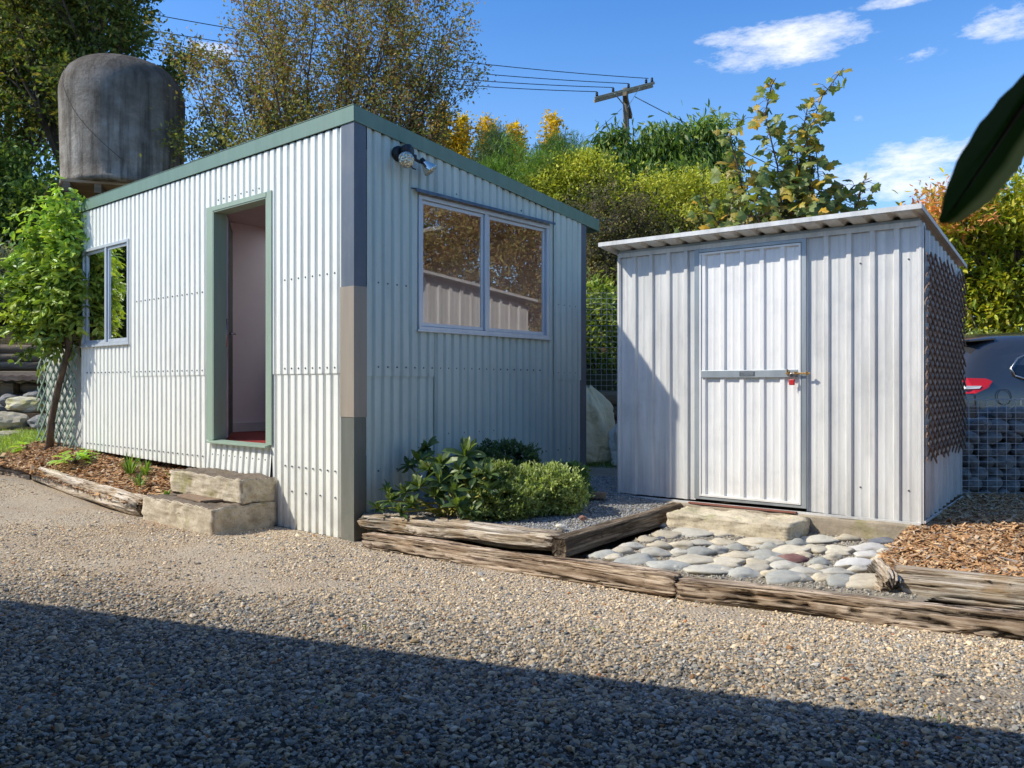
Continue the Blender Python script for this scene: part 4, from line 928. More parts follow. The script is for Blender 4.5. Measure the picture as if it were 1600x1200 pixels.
def crown(blobs, nclump, per, R, csize=.25, shell=.45):
    """blobs: (cx,cy,cz,rx,ry,rz). returns points, directions, clump ids, inner factor"""
    b = np.array(blobs, float); w = (b[:, 3]*b[:, 4]*b[:, 5])**.67; w /= w.sum()
    k = R.choice(len(b), nclump, p=w); d = nz(R.normal(size=(nclump, 3))); rad = (1-shell*R.uniform(0, 1, nclump)**1.5)
    wob = 1+.35*(vn(d[:, 0]*3+k*5, d[:, 1]*3+d[:, 2]*2, 77)-.5)+.25*(vn(d[:, 0]*7+k*3, d[:, 2]*7, 78)-.5)
    cc = b[k, :3]+d*b[k, 3:]*(rad*wob)[:, None]
    ids = np.repeat(np.arange(nclump), per); P_ = cc[ids]+R.normal(0, 1, (len(ids), 3))*csize*np.repeat(R.uniform(.5, 1.3, nclump), per)[:, None]*np.array([1, 1, .7])
    D = d[ids]*.6+R.normal(size=(len(ids), 3))*.7+np.array([0, 0, .1]); return P_, D, ids, np.repeat(rad, per)
def limbs(mb, base, targets, r0, R, n=7, sides=6, wob=.12):
    base = Vector(base)
    for tgt in targets:
        tgt = Vector(tgt); L = (tgt-base).length; pts = []
        for i in range(n+1):
            g = i/n; p = base.lerp(tgt, g); p.z += math.sin(g*math.pi)*L*.08
            if 0 < i: p += Vector(R.normal(0, wob*L/n, 3))
            pts.append(p)
        mb.tube(pts, [r0*(1-.85*i/n) for i in range(n+1)], sides, cap=False)
def bush(name, loc, blobs, nclump, per, size, pal, tmpl, mat, label, cat, seed, csize=.2, group=None, shell=.45, dark=.0, trunk=None, var=.3, szvar=.3, dmod=None, upw=.5, part='crown'):
    R_ = rng(seed); root = empty(name, loc, 0, label, cat, group)
    P_, D, ids, rad = crown(blobs, nclump, per, R_, csize, shell)
    if dmod: D = D*dmod[0]+np.array(dmod[1])
    C_ = palette(len(P_), pal, R_, ids, var)*(1-dark*(1-rad)[:, None]*1.6)  # leaves deep in the crown darkened: inner shade put into their colour
    leaves(part, P_, D, size*R_.uniform(1-szvar, 1+szvar, len(P_)), C_, tmpl, mat, root, R_, upw=upw)
    if trunk:
        q = MB(); b = np.array(blobs); k = R_.choice(len(b), min(len(b)*2, trunk[2]), replace=True)
        q.tube([(trunk[3], 0, trunk[1]), (trunk[3]*.8, 0, trunk[1]*.5+b[:, 2].min()*.5), tuple(b[:, :3].mean(0)*np.array([1,1,.75]))], [trunk[0], trunk[0]*.8, trunk[0]*.5], 8)
        cen = b[:, :3].mean(0)*np.array([1, 1, .7])
        for t_ in k: limbs(q, cen, [tuple(b[t_, :3]+R_.normal(0, .5, 3)*b[t_, 3:])], trunk[0]*.4, R_)
        q.build('trunk', M['bark'], root, smooth=True)
    return root
# recursive grown branches
def grow(R_, p, d, L, r, lv, cfg, tubes, lv_pts):
    n = cfg['seg'][lv]; pts = [Vector(p)]; rs = [r]; d = Vector(d).normalized(); p = Vector(p)
    for i in range(n):
        d = (d+Vector(R_.normal(0, cfg['wob'][lv], 3))+Vector((0, 0, cfg['up'][lv]))).normalized()
        p = p+d*(L/n); pts.append(p.copy()); rs.append(max(r*(1-.85*(i+1)/n), cfg.get('rmin', .002)))
        if lv < cfg['max'] and i >= cfg['start'][lv]:
            for _ in range(cfg['kids'][lv]):
                if R_.uniform() < cfg['pk'][lv]:
                    a = R_.uniform(0, 6.28); o = d.orthogonal().normalized(); o.rotate(Matrix.Rotation(a, 3, d))
                    nd = d*math.cos(cfg['ang'][lv])+o*math.sin(cfg['ang'][lv])
                    grow(R_, p, nd, L*cfg['ratio'][lv]*R_.uniform(.6, 1.2)*(1-.35*i/n), rs[-1]*.6, lv+1, cfg, tubes, lv_pts)
        if lv >= cfg['leaflv'] and i >= (0 if lv == cfg['max'] else n//3):
            for _ in range(cfg['lpn']): lv_pts.append((p+Vector(R_.normal(0, cfg['lsp'], 3)), d.copy()))
    tubes.append((pts, rs))
def grown_tree(name, base, stems_, cfg, size, pal, tmpl, mat, label, cat, seed, bark=None, group=None, var=.3, leafd=(.5,.6,-.1), sides=4, upw=.5, fpart='leaves'):
    R_ = rng(seed); root = empty(name, base, 0, label, cat, group); tubes, lp = [], []
    for (p, d, L, r) in stems_: grow(R_, p, d, L, r, 0, cfg, tubes, lp)
    q = MB()
    for pts, rs in tubes: q.tube(pts, rs, sides if rs[0] < .02 else 7, cap=False)
    q.build('branches', bark or M['twig'], root, smooth=True)
    P_ = np.array([tuple(a) for a, b in lp]); D = np.array([tuple(b) for a, b in lp]); n = len(P_)
    D = D*leafd[0]+R_.normal(size=(n, 3))*leafd[1]+np.array([0, 0, leafd[2]])
    leaves(fpart, P_, D, size*R_.uniform(.65, 1.25, n), palette(n, pal, R_, var=var), tmpl, mat, root, R_, upw=upw)
    return root

def px(x, y, Y): return tuple(at(x, y, Y))
def wpx(w, Y): return w*Y/F
# ---- far trees at the left
DG = [(.055,.085,.022),(.075,.11,.028),(.035,.06,.018),(.10,.12,.03),(.045,.075,.03)]
OL = [(.17,.17,.045),(.12,.12,.03),(.085,.10,.03),(.15,.13,.04),(.06,.085,.025),(.17,.12,.05)]
def rel(blobs, base): return [(b[0]-base[0], b[1]-base[1], b[2]-base[2], *b[3:]) for b in blobs]
def pblob(x, y, Y, wx, hy, dep=None): p = at(x, y, Y); return (p.x, p.y, p.z, wpx(wx, Y)/2, dep or wpx(wx, Y)/2, wpx(hy, Y)/2)
def place_bush(name, base, pb, *a, **k): return bush(name, base, rel([pblob(*b) for b in pb], base), *a, **k)
b0 = (-11.5, 20, 3.2)
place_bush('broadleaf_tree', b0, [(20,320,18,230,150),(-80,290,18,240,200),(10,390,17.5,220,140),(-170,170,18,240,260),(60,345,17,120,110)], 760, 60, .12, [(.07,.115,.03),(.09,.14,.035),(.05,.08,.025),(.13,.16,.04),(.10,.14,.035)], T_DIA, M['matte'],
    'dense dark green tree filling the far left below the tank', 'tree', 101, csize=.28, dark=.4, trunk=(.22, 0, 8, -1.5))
cfgT = dict(seg=[9,7,6,4], wob=[.06,.13,.18,.2], up=[.03,.05,.03,-.01], max=3, start=[2,1,1], kids=[2,2,2], pk=[.95,.8,.75], ang=[.62,.65,.7], ratio=[.42,.42,.42], leaflv=2, lpn=4, lsp=.14, rmin=.006)
b0 = (-9.6, 19.0, 3)
grown_tree('slender_tree', b0, [((0,0,0),(.03,0,1),8.8,.16),((-.6,.1,0),(-.12,0,1),9.2,.15),((.5,0,0),(.07,.02,1),7.2,.12)], cfgT, .13, OL+DG, T_DIA, M['matte'], 'tall open olive leaved tree rising behind the concrete tank', 'tree', 103, bark=M['bark'])
b0 = (-13.6, 21.0, 3)
grown_tree('slender_tree', b0, [((0,0,0),(.0,0,1),9.8,.16),((1.0,.1,0),(.06,0,1),9.,.13)], cfgT, .13, OL+DG[:3], T_DIA, M['matte'], 'tall open tree at the far left edge with thin pale stems', 'tree', 104, bark=M['bark'])
# grey shrub below
b0 = (-10.3, 15.2, 1.8)
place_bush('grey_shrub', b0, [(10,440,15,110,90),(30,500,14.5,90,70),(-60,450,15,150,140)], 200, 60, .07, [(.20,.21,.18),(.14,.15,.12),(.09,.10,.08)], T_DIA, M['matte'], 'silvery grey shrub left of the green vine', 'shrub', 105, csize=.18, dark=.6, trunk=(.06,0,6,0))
b0 = (-11, 14.4, 1.6)
place_bush('dark_hedge', b0, [(-20,505,14.3,160,90),(60,500,14.3,120,90),(120,480,14.3,100,120)], 180, 60, .08, [(.03,.045,.02),(.05,.06,.025)], T_DIA, M['matte'], 'dark shrub in shadow above the far left log wall', 'shrub', 106, csize=.2, dark=.5)
# ---- wispy reddish tree above the hut
cfgW = dict(seg=[12,8,5], wob=[.05,.10,.16], up=[.035,.05,.03], max=2, start=[3,1], kids=[2,1], pk=[.9,.8], ang=[.5,.55], ratio=[.30,.42], leaflv=1, lpn=3, lsp=.08, rmin=.003)
R_ = rng(55); stems_ = []
for i in range(30):
    a = R_.uniform(-1, 1); stems_.append(((a*.8, R_.uniform(-.5,.5), R_.uniform(0,.4)), (a*.33+R_.normal(0,.04), R_.normal(0,.12), 1), R_.uniform(3.9, 5.9)*(1-.30*abs(a)**2), .035))
WP = [(.14,.14,.045),(.10,.12,.035),(.20,.11,.06),(.17,.09,.055),(.11,.14,.04),(.27,.22,.07),(.15,.08,.05)]
grown_tree('autumn_tree', (-3.0, 13.6, 2.4), stems_, cfgW, .066, WP, T_DIA, M['matte'], 'twiggy tree with small brown and olive leaves above the hut roof', 'tree', 107, var=.4, upw=.3)
b0 = (-5.0, 13.0, 2.4)
place_bush('olive_shrub', b0, [(320,230,13,70,70),(390,245,13,120,80),(290,215,13,40,50),(460,215,13.2,110,80)], 120, 34, .07, [(.16,.15,.05),(.12,.13,.04),(.24,.20,.09),(.09,.10,.03)], T_DIA, M['matte'], 'olive shrub spilling over the left roof edge beside the tank', 'shrub', 108, csize=.2, trunk=(.04,0,8,0))
# ---- trees and hedges in the middle distance
YL = [(.40,.26,.015),(.34,.23,.02),(.28,.21,.02),(.42,.30,.02)]
for i, (x_, y_, w_, h_, lb) in enumerate(((763,222,22,66,'tallest narrow golden poplar left of the conifers'),(804,228,28,44,'broader golden poplar beside the dark conifer'),(862,215,16,50,'thin golden spire just left of the peach tree'),(690,205,26,50,'golden poplar partly behind the twiggy tree'),(720,215,22,40,'small golden poplar beside the twiggy tree'))):
    y_ -= 5; w_ *= .75; p = at(x_, y_, 30); b0 = (p.x, p.y, 3.8)
    place_bush('golden_poplar', b0, [(x_,y_-h_*.15,30,w_*.8,h_),(x_,y_+h_*.45,30,w_*1.2,h_*.8),(x_,y_+h_*1.2,30,w_*1.6,h_*1.0)], 90, 40, .15, YL, T_DIA, M['matte'], lb, 'tree', 120+i, csize=.16, group='golden poplars on the skyline', trunk=(.1,0,3,0))
CG = [(.085,.16,.028),(.13,.21,.04),(.06,.11,.025),(.17,.24,.05)]
for i, (x_, y_, w_, h_, pal_, lb) in enumerate(((770,240,70,90,[(.03,.06,.03),(.05,.08,.035),(.07,.10,.04)],'dark pine on the skyline behind the golden poplar'),(795,262,110,90,CG,'bright green conifer above the hut roof edge'),(872,240,80,80,[(.04,.09,.03),(.06,.12,.035),(.09,.14,.04)],'blue green conifer left of the peach tree'),(840,268,90,70,CG,'feathery green conifer between the skyline conifers'),(915,265,60,60,CG,'light green conifer beside the peach tree'))):
    Y_ = 22-i*.5; p = at(x_, y_, Y_); b0 = (p.x, p.y, 3.6)
    place_bush('conifer', b0, [(x_,y_-h_*.25,Y_,w_*.35,h_*.55),(x_,y_,Y_,w_*.7,h_*.7),(x_,y_+h_*.35,Y_,w_,h_*.8),(x_,y_+h_*.9,Y_,w_*1.2,h_*.9)], 190, 42, .16, pal_, T_TUFT, M['leaf'], lb, 'tree', 130+i, csize=.16, dark=.5, group='conifers behind the hut', trunk=(.1,0,4,0), dmod=(.7,(0,0,.7)))
# peach tree with drooping leaves
b0 = (3.3, 14.5, 3.0)
place_bush('peach_tree', b0, [(970,240,14.5,60,90),(1015,235,14.5,50,80),(1050,240,14.5,70,90),(1100,235,14.5,70,100),(1125,270,14.5,50,80),(985,285,14.3,80,60),(1060,285,14.3,120,60)], 330, 46, .17, [(.07,.12,.022),(.10,.155,.03),(.045,.08,.018),(.15,.20,.04)], T_LONG, M['leaf'],
    'dark green peach tree with long drooping leaves below the utility pole', 'tree', 140, csize=.17, dark=.5, trunk=(.09,0,10,0), dmod=(.45,(0,0,-.75)))
HG = [(.32,.32,.05),(.25,.27,.045),(.40,.37,.08),(.17,.19,.035)]
for i, (bl, b0, lb) in enumerate((([(890,290,13.5,110,90),(855,300,13.5,60,80),(930,280,13.3,80,70)],(1.2,13.5,2.8),'rounded yellow green hedge just above the hut roof end'),
     ([(1040,320,13,120,90),(1100,320,13,110,100),(990,325,13,80,80),(1060,370,12.8,160,80),(1130,350,12.6,90,90)],(2.7,13,2.7),'broad yellow green hedge behind the steel shed roof'))):
    place_bush('clipped_hedge', b0, bl, 420 if i else 300, 52, .062, HG, T_DIA, M['matte'], lb, 'hedge', 150+i, csize=.12, dark=.7, shell=.3, group='yellow green hedges', trunk=(.05,0,6,0))
# brown twiggy climber mass
cfgB = dict(seg=[10,6], wob=[.16,.25], up=[-.03,-.05], max=1, start=[1], kids=[2], pk=[.8], ang=[.7], ratio=[.35], leaflv=1, lpn=1, lsp=.05, rmin=.003)
R_ = rng(66); p = at(962, 400, 11.8); st = []
for i in range(260):
    st.append(((R_.uniform(-.34,.34), R_.uniform(-.3,.3), R_.uniform(-.3,1.2)), (R_.normal(0,.25), -.15, R_.uniform(-1,.6)), R_.uniform(.35,.75), .008))
grown_tree('dry_climber', (p.x, p.y, p.z-.6), st, cfgB, .045, [(.12,.10,.05),(.09,.08,.04),(.16,.13,.05),(.05,.06,.02)], T_DIA, M['matte'], 'brown mass of dry climber stems between the two sheds', 'climber', 160, bark=pm('dry_stems', (.17,.13,.10), (.08,.06,.05), 9, .9), sides=3)
b0 = (1.6, 12.2, 2.2)
place_bush('dark_shrub', b0, [(960,385,12.3,110,180),(1010,400,12.3,100,120),(1090,400,12.3,120,100),(940,450,12.3,80,100)], 260, 60, .07, [(.035,.04,.018),(.055,.05,.025),(.07,.08,.02)], T_DIA, M['matte'], 'shadowy dark shrub behind the dry climber', 'shrub', 161, csize=.2, dark=.6)
b0 = (1.35, 10.2, 1.1)
place_bush('fence_creeper', b0, [(935,520,10,70,110),(985,500,10,60,120),(935,470,10,60,50),(950,590,9.9,90,60),(900,520,10,60,120)], 180, 26, .085, [(.14,.19,.03),(.10,.15,.03),(.20,.24,.05),(.05,.08,.02),(.26,.27,.06)], T_OVAL, M['leaf'], 'leafy green creeper growing behind the wire mesh fence', 'creeper', 162, csize=.13, dark=.5)
# ---- sycamore with big lobed leaves behind the steel shed
SY = [(.08,.115,.03),(.11,.135,.04),(.06,.09,.025),(.16,.17,.04),(.13,.14,.04),(.30,.18,.02),(.085,.11,.045)]
cfgS = dict(seg=[15,6], wob=[.035,.10], up=[.02,.04], max=1, start=[3], kids=[2], pk=[.72], ang=[.8], ratio=[.17], leaflv=0, lpn=2, lsp=.07, rmin=.004)
def shoot(pts_px, Y, r=.018):
    """stem through photo sightings at depth Y: polyline"""
    return [at(a, b, Y) for a, b in pts_px], r
root = empty('sycamore', (3.8, 9.6, 1.0), 0, 'sycamore with big lobed green and yellow leaves behind the steel shed', 'tree')
q = MB(); LP = []; R_ = rng(170); bp = Vector((3.8, 9.6, 1.0))
shoots = [([(1215,470),(1222,380),(1235,300),(1262,215),(1285,150),(1318,106)],9.5), ([(1215,470),(1218,360),(1215,260),(1195,180),(1205,135),(1212,122)],9.6), ([(1205,470),(1165,320),(1150,250),(1140,215),(1165,180)],9.4),
          ([(1225,470),(1245,380),(1250,300),(1245,240),(1262,170)],9.4), ([(1215,480),(1150,400),(1110,330),(1100,300)],9.3), ([(1230,450),(1280,370),(1310,315),(1335,290),(1362,282)],9.6), ([(1240,450),(1300,360),(1340,320),(1345,300)],9.7),
          ([(1230,450),(1220,330),(1225,260)],9.3), ([(1230,450),(1260,340),(1270,260),(1255,200)],9.5), ([(1210,470),(1130,420),(1095,360)],9.1), ([(1210,470),(1170,420),(1130,350),(1150,300)],9.3), ([(1230,450),(1200,380),(1180,330)],9.1),([(1235,450),(1265,390),(1290,350)],9.3),
          ([(1215,470),(1190,400),(1170,340),(1190,290)],9.2), ([(1235,450),(1250,350),(1280,300),(1275,230)],9.45), ([(1210,470),(1100,430),(1060,390)],9.0)]
for k_, (pp, Y_) in enumerate(shoots):
    P0 = [at(a, b, Y_+R_.normal(0,.12)) - bp for a, b in pp]; P0 = [Vector((0, 0, .2))]+P0
    q.tube(P0, [.022]+[.013*(1-.8*i/len(pp)) for i in range(len(pp))], 6, cap=False)
    full = 16 if k_ not in (5, 6) else 9
    for i in range(1, len(P0)-1):
        a, b = P0[i], P0[i+1]; m = max(2, int((b-a).length/.075))
        for j in range(m):
            g = j/m; p_ = a.lerp(b, g); dens = 6 if i < 3 else 4
            for _ in range(dens):
                an = R_.uniform(0, 6.28); rr = R_.uniform(.04, .30 if i < 3 else .17); o_ = Vector((math.cos(an)*rr, math.sin(an)*rr*.8, R_.uniform(-.05,.10)))
                q.tube([p_, p_+o_*.5+Vector((0,0,.02)), p_+o_], .003, 3, cap=False)
                LP.append((p_+o_, o_.normalized(), i/(len(P0)-1)))
q.tube([(0,0,-.6),(0,0,.3)], [.07,.05], 8); q.build('stems', M['twig'], root, smooth=True)
P_ = np.array([tuple(a[0]) for a in LP]); D = np.array([tuple(a[1]) for a in LP]); n = len(P_); tipf = np.array([a[2] for a in LP])
C_ = palette(n, SY, R_, var=.25); C_ += (tipf > .85)[:, None]*np.array([.06,.03,.0])*R_.uniform(0,1,(n,1))
yl = R_.uniform(0, 1, n) < .05; C_[yl] = np.array([.62,.36,.02])
leaves('leaves', P_, D*.7+np.array([0,0,-.45])+R_.normal(0,.2,(n,3)), R_.uniform(.10,.185,n)*(1-.35*tipf), C_, T_MAPLE, M['leaf'], root, R_, up=np.tile(np.array([-.3,-.75,.55]), (n,1)))
# ---- yellow green tree at right with reddish tips
YG = [(.34,.33,.03),(.20,.24,.025),(.33,.30,.03),(.13,.18,.02),(.40,.33,.04),(.09,.14,.02)]
b0 = (7.7, 12.6, .3)
place_bush('dogwood_tree', b0, [(1520,430,12.5,170,160),(1570,350,12.5,150,110),(1640,400,12.5,200,260),(1500,370,12.3,110,90),(1540,500,12.3,160,90),(1700,330,12.6,200,220),(1480,330,12.5,60,50),(1590,460,12,120,100)], 470, 34, .115, YG, T_OVAL, M['leaf'],
    'yellow green autumn tree behind the parked car', 'tree', 180, csize=.17, dark=.9, shell=.6, trunk=(.11,0,14,0), upw=.75)
b0 = (6.9, 12.0, .3)
place_bush('red_tipped_shrub', b0, [(1470,325,12,80,50),(1440,315,12,40,26),(1500,345,12,70,36),(1520,300,12.1,60,40)], 64, 22, .085, [(.45,.13,.06),(.38,.20,.06),(.30,.24,.04),(.5,.2,.1),(.25,.2,.05)], T_OVAL, M['leaf'], 'spray of orange red leaves right of the steel shed roof', 'shrub', 181, csize=.14, trunk=(.03,0,6,0))
b0 = (6.8, 11.5, .3)
place_bush('low_shrub', b0, [(1530,548,11.2,60,50),(1515,575,11,50,50),(1560,560,11.4,90,60),(1500,560,11,50,70)], 130, 40, .06, [(.22,.27,.05),(.16,.20,.06),(.26,.27,.13),(.12,.16,.05)], T_OVAL, M['leaf'], 'low pale green shrub behind the rear of the car', 'shrub', 182, csize=.1, dark=.5)
b0 = (9.5, 16, .8)
place_bush('backdrop_tree', b0, [(1560,430,17,260,260),(1700,380,17,300,360),(1480,480,17,120,130)], 420, 46, .13, [(.06,.09,.02),(.09,.12,.02),(.14,.16,.03)], T_DIA, M['matte'], 'darker green tree standing behind the yellow green one', 'tree', 183, csize=.26, dark=.6, trunk=(.15,0,6,0))
# trees off to the right that the hut window mirrors
b0 = (15.0, 9.0, .2)
bush('garden_tree', b0, [(0,0,3.4,2.6,2.6,2.6),(1.5,2.8,4.4,2.4,2.4,2.6),(-.5,-2.6,3.5,2.2,2.2,2.4),(1.0,-5,3.6,2.4,2.4,2.4),(.5,.5,6.0,1.8,1.8,1.2),(1,-3,5.6,1.4,1.4,1.0)], 1500, 55, .13, [(.16,.11,.05),(.19,.11,.05),(.15,.15,.05),(.22,.17,.06),(.12,.13,.045)], T_OVAL, M['matte'], 'orange brown autumn trees out of frame to the right, mirrored in the hut window', 'tree', 190, csize=.26, dark=.6, trunk=(.14,0,8,0))
bush('garden_tree', (-13.2, 13.0, .2), [(0,0,2.6,1.6,3.0,2.6),(.6,3.5,2.8,1.6,3.0,2.8),(-.5,-3.2,1.7,1.4,1.8,1.6)], 1100, 46, .19, [(.05,.08,.025),(.08,.11,.03),(.11,.12,.03),(.04,.06,.02)], T_OVAL, M['matte'], 'dark green trees out of frame to the left, mirrored in the window by the vine', 'tree', 191, csize=.3, dark=.6, trunk=(.14,0,8,0))
# ---- wisteria on the left of the hut
WI = [(.13,.185,.03),(.10,.155,.03),(.17,.22,.04),(.07,.115,.022),(.05,.085,.02),(.22,.25,.04)]
root = empty('climbing_vine', (-5.42, 9.30, .28), 0, 'bright green climbing vine on a leaning trunk at the left end of the hut', 'vine'); bp = Vector((-5.42, 9.30, .28)); R_ = rng(200)
q = MB(); tr = [at(77,708,9.43), at(80,660,9.38), at(90,610,9.28), at(98,580,9.23), at(108,545,9.18), at(112,520,9.13)]; q.tube([p-bp for p in tr], [.045,.038,.036,.034,.03,.028], 9)
q.tube([at(70,708,9.38)-bp, at(78,690,9.41)-bp, at(83,660,9.38)-bp], [.03,.03,.03], 7)
LPp = []
ends = [(60,340,9.28),(95,315,9.18),(112,330,9.13),(35,400,9.28),(20,425,9.28),(25,500,9.33),(60,450,9.23),(95,400,9.13),(108,385,9.08),(60,540,9.38),(108,470,9.08),(110,310,9.18),(45,470,9.33),(85,350,9.23),(118,345,9.13),(75,500,9.18),(100,450,9.08),(30,450,9.28),(60,390,9.18),(100,360,9.13),(85,535,9.18),(100,500,9.13),(70,420,9.08),(104,425,9.08),(40,430,9.23),(55,365,9.18),(50,510,9.28)]
for e_ in ends:
    tgt = at(*e_)-bp; b_ = tr[-1-int(R_.integers(0,2))]-bp; n_ = 8; pts = []
    for i in range(n_+1):
        g = i/n_; p_ = b_.lerp(tgt, g)+Vector((0,0,math.sin(g*3.1)*.12))+Vector(R_.normal(0,.03,3)); pts.append(p_)
        if g > .25:
            for _ in range(9): LPp.append((p_+Vector(R_.normal(0,1,3))*.085, (p_-b_).normalized()))
    q.tube(pts, [.012*(1-.8*i/n_)+.002 for i in range(n_+1)], 5, cap=False)
q.tube([at(75,330,9.18)-bp, at(70,305,9.56)-bp, at(78,285,9.56)-bp, at(90,280,9.56)-bp, at(92,292,9.56)-bp], .004, 4); q.build('stems', M['bark'], root, smooth=True)
# each point carries a compound leaf: several drooping leaflets
n = len(LPp); P_ = np.array([tuple(a) for a, b in LPp]); D0 = np.array([tuple(b) for a, b in LPp]); k = 6
out = nz(D0*np.array([1,1,.3])+R_.normal(0,.6,(n,3))+np.array([-.1,-.35,.05])); PP, DD, CC, SS = [], [], [], []
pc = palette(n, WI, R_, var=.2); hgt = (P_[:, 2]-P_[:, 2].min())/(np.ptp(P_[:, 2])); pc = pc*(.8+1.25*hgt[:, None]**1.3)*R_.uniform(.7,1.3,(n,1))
for j in range(k):
    s_ = (-1 if j % 2 else 1); side = nz(np.cross(out, np.array([0,0,1.])))
    PP.append(P_+out*(j//2)*.052+np.array([0,0,-.012*(j//2)**1.5])); DD.append(out*.5+side*s_*.8+R_.normal(0,.35,(n,3))+np.array([0,0,-.45])); CC.append(pc); SS.append(R_.uniform(.05,.135,n))
leaves('leaves', np.concatenate(PP), np.concatenate(DD), np.concatenate(SS), np.concatenate(CC), T_OVAL, M['gloss'], root, R_, upw=.5)
# ---- rhododendron
RH = [(.055,.10,.028),(.075,.125,.035),(.10,.15,.045),(.04,.075,.025),(.13,.18,.055)]
root = empty('rhododendron', (-.35, 5.92, .2), 0, 'rhododendron with whorls of long glossy green leaves and yellow buds', 'shrub'); bp = Vector((-.35, 5.92, .2)); R_ = rng(210)
wh = [(655,722,6.1,1.),(727,712,5.98,1.25),(690,725,6.0,1.1),(655,762,5.75,1.1),(688,755,5.8,1.),(715,790,5.62,1.05),(610,783,5.85,.8),(645,790,5.72,.8),(742,745,5.8,.9),(700,748,5.95,.9),(763,742,5.75,.9),(680,775,5.72,.8),(668,700,6.25,.9),(640,728,6.25,.8),(605,770,6.0,.8),(590,795,5.85,.6),(625,800,5.7,.6),(735,800,5.6,.7),(708,770,5.72,.9),(750,775,5.68,.7),(670,735,5.95,.9),(632,770,5.85,.8),(720,735,5.85,.8),(765,765,5.7,.6)]
q = MB(); BUDM = pm('leaf_bud', (.45,.45,.05), (.35,.30,.05), 9, .5); PP, DD, SS, CC, UU = [], [], [], [], []
for (a, b, Y_, sc_) in wh:
    c_ = at(a, b, Y_)-bp; base = Vector((R_.uniform(-.2,.25), R_.uniform(-.05,.1), 0)); mid = base.lerp(c_, .5)+Vector((0,0,.03)); q.tube([base, mid, c_], [.010,.007,.006], 6, cap=False)
    yb = MB(); yb.tube([c_, c_+Vector((0,0,.025))], [.008,.002], 6); yb.build('bud', BUDM, root)
    ax = nz(np.array([R_.normal(0,.22), -.35+R_.normal(0,.18), 1.0])); e1 = nz(np.cross(ax, [1,0,.1])); e2 = np.cross(ax, e1); nn = int(R_.integers(11, 16))
    for j in range(nn):
        an = j*2.4+R_.uniform(-.2,.2); el = R_.uniform(-.25,.75) if j > 3 else R_.uniform(.8,1.3)
        d_ = nz((e1*math.cos(an)+e2*math.sin(an))*math.cos(el)+ax*math.sin(el)); PP.append(np.array(c_)); DD.append(d_); SS.append(R_.uniform(.11,.175)*sc_*(.7 if j <= 3 else 1)); UU.append(ax)
        c3 = np.array(RH[int(R_.integers(0,5))])*R_.uniform(.8,1.25); CC.append(c3+(np.array([.08,.08,.0]) if j <= 3 else 0))
q.build('stems', pm('yellow_stem', (.35,.33,.05), (.22,.20,.04), 8, .6), root, smooth=True)
leaves('leaves', np.array(PP), np.array(DD), np.array(SS), np.array(CC), T_OVAL, M['gloss'], root, R_, up=np.array(UU))
# ---- hebes
def hebe(loc, blobs, n, per, pal_, label, seed, size=.030):
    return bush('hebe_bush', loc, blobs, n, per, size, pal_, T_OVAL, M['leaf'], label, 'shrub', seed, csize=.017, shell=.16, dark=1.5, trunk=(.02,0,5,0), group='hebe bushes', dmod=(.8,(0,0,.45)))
p = at(850, 775, 6.0); LGp = [(.24,.28,.12),(.31,.345,.16),(.15,.19,.075),(.31,.34,.15),(.12,.16,.06)]
hebe((p.x, 6.02, .2), [(0,.0,.17,.27,.20,.17),(-.17,-.06,.12,.2,.16,.15),(.14,.02,.13,.17,.17,.13)], 820, 20, LGp, 'rounded light green hebe bush at the edge of the fine gravel', 221)
p = at(770, 755, 5.95)
hebe((p.x, 5.93, .2), [(0,0,.18,.20,.17,.19),(.1,-.12,.11,.2,.12,.13),(-.05,-.15,.06,.16,.1,.1)], 700, 20, [(.13,.165,.06),(.18,.225,.085),(.09,.12,.045),(.24,.27,.12)], 'middle green hebe bush between the rhododendron and the light one', 222)
p = at(778, 720, 6.55)
hebe((p.x, 6.52, .22), [(0,0,.20,.34,.24,.26),(.25,.05,.10,.2,.18,.18)], 900, 20, [(.05,.085,.04),(.07,.11,.05),(.035,.06,.03)], 'dark green hebe bush in the shade against the hut wall', 223)
p = at(880, 755, 6.5)
hebe((p.x, 6.42, .24), [(0,0,.10,.20,.17,.18)], 360, 20, [(.09,.15,.05),(.06,.11,.04)], 'small hebe bush in shade behind the light green one', 224)
# ---- small plants in the left bed
def strap_clump(name, loc, n, L, w, pal_, label, cat, seed, group=None):
    R_ = rng(seed); root = empty(name, loc, 0, label, cat, group); V, Fx, C_ = [], [], []
    for i in range(n):
        a = R_.uniform(0, 6.28); l = L*R_.uniform(.55,1.1); sp = R_.uniform(.15,.85); b = np.array([math.cos(a)*.03, math.sin(a)*.03, 0])*R_.uniform(.3,1.5); d_ = np.array([math.cos(a), math.sin(a), 0]); s_ = np.array([-math.sin(a), math.cos(a), 0]); k = len(V); c = np.array(pal_[int(R_.integers(0,len(pal_)))])*R_.uniform(.8,1.2)
        for t_ in range(6):
            g = t_/5; r_ = sp*l*g**1.5; h_ = l*(g-.35*sp*g*g*1.5); ww = w*(1-g)**.6*(.6+g) if t_ < 5 else 0.0005
            c0 = b+d_*r_+np.array([0,0,h_]); V += [c0-s_*ww, c0+s_*ww]; C_ += [c, c]
            if t_: Fx.append((k+2*t_-2, k+2*t_-1, k+2*t_+1, k+2*t_))
    npmesh('leaves', np.array(V), np.array(Fx), M['leaf'], root, cols=np.clip(np.array(C_),0,1)); return root
GR = [(.13,.24,.04),(.18,.30,.05),(.09,.17,.03),(.24,.32,.07)]
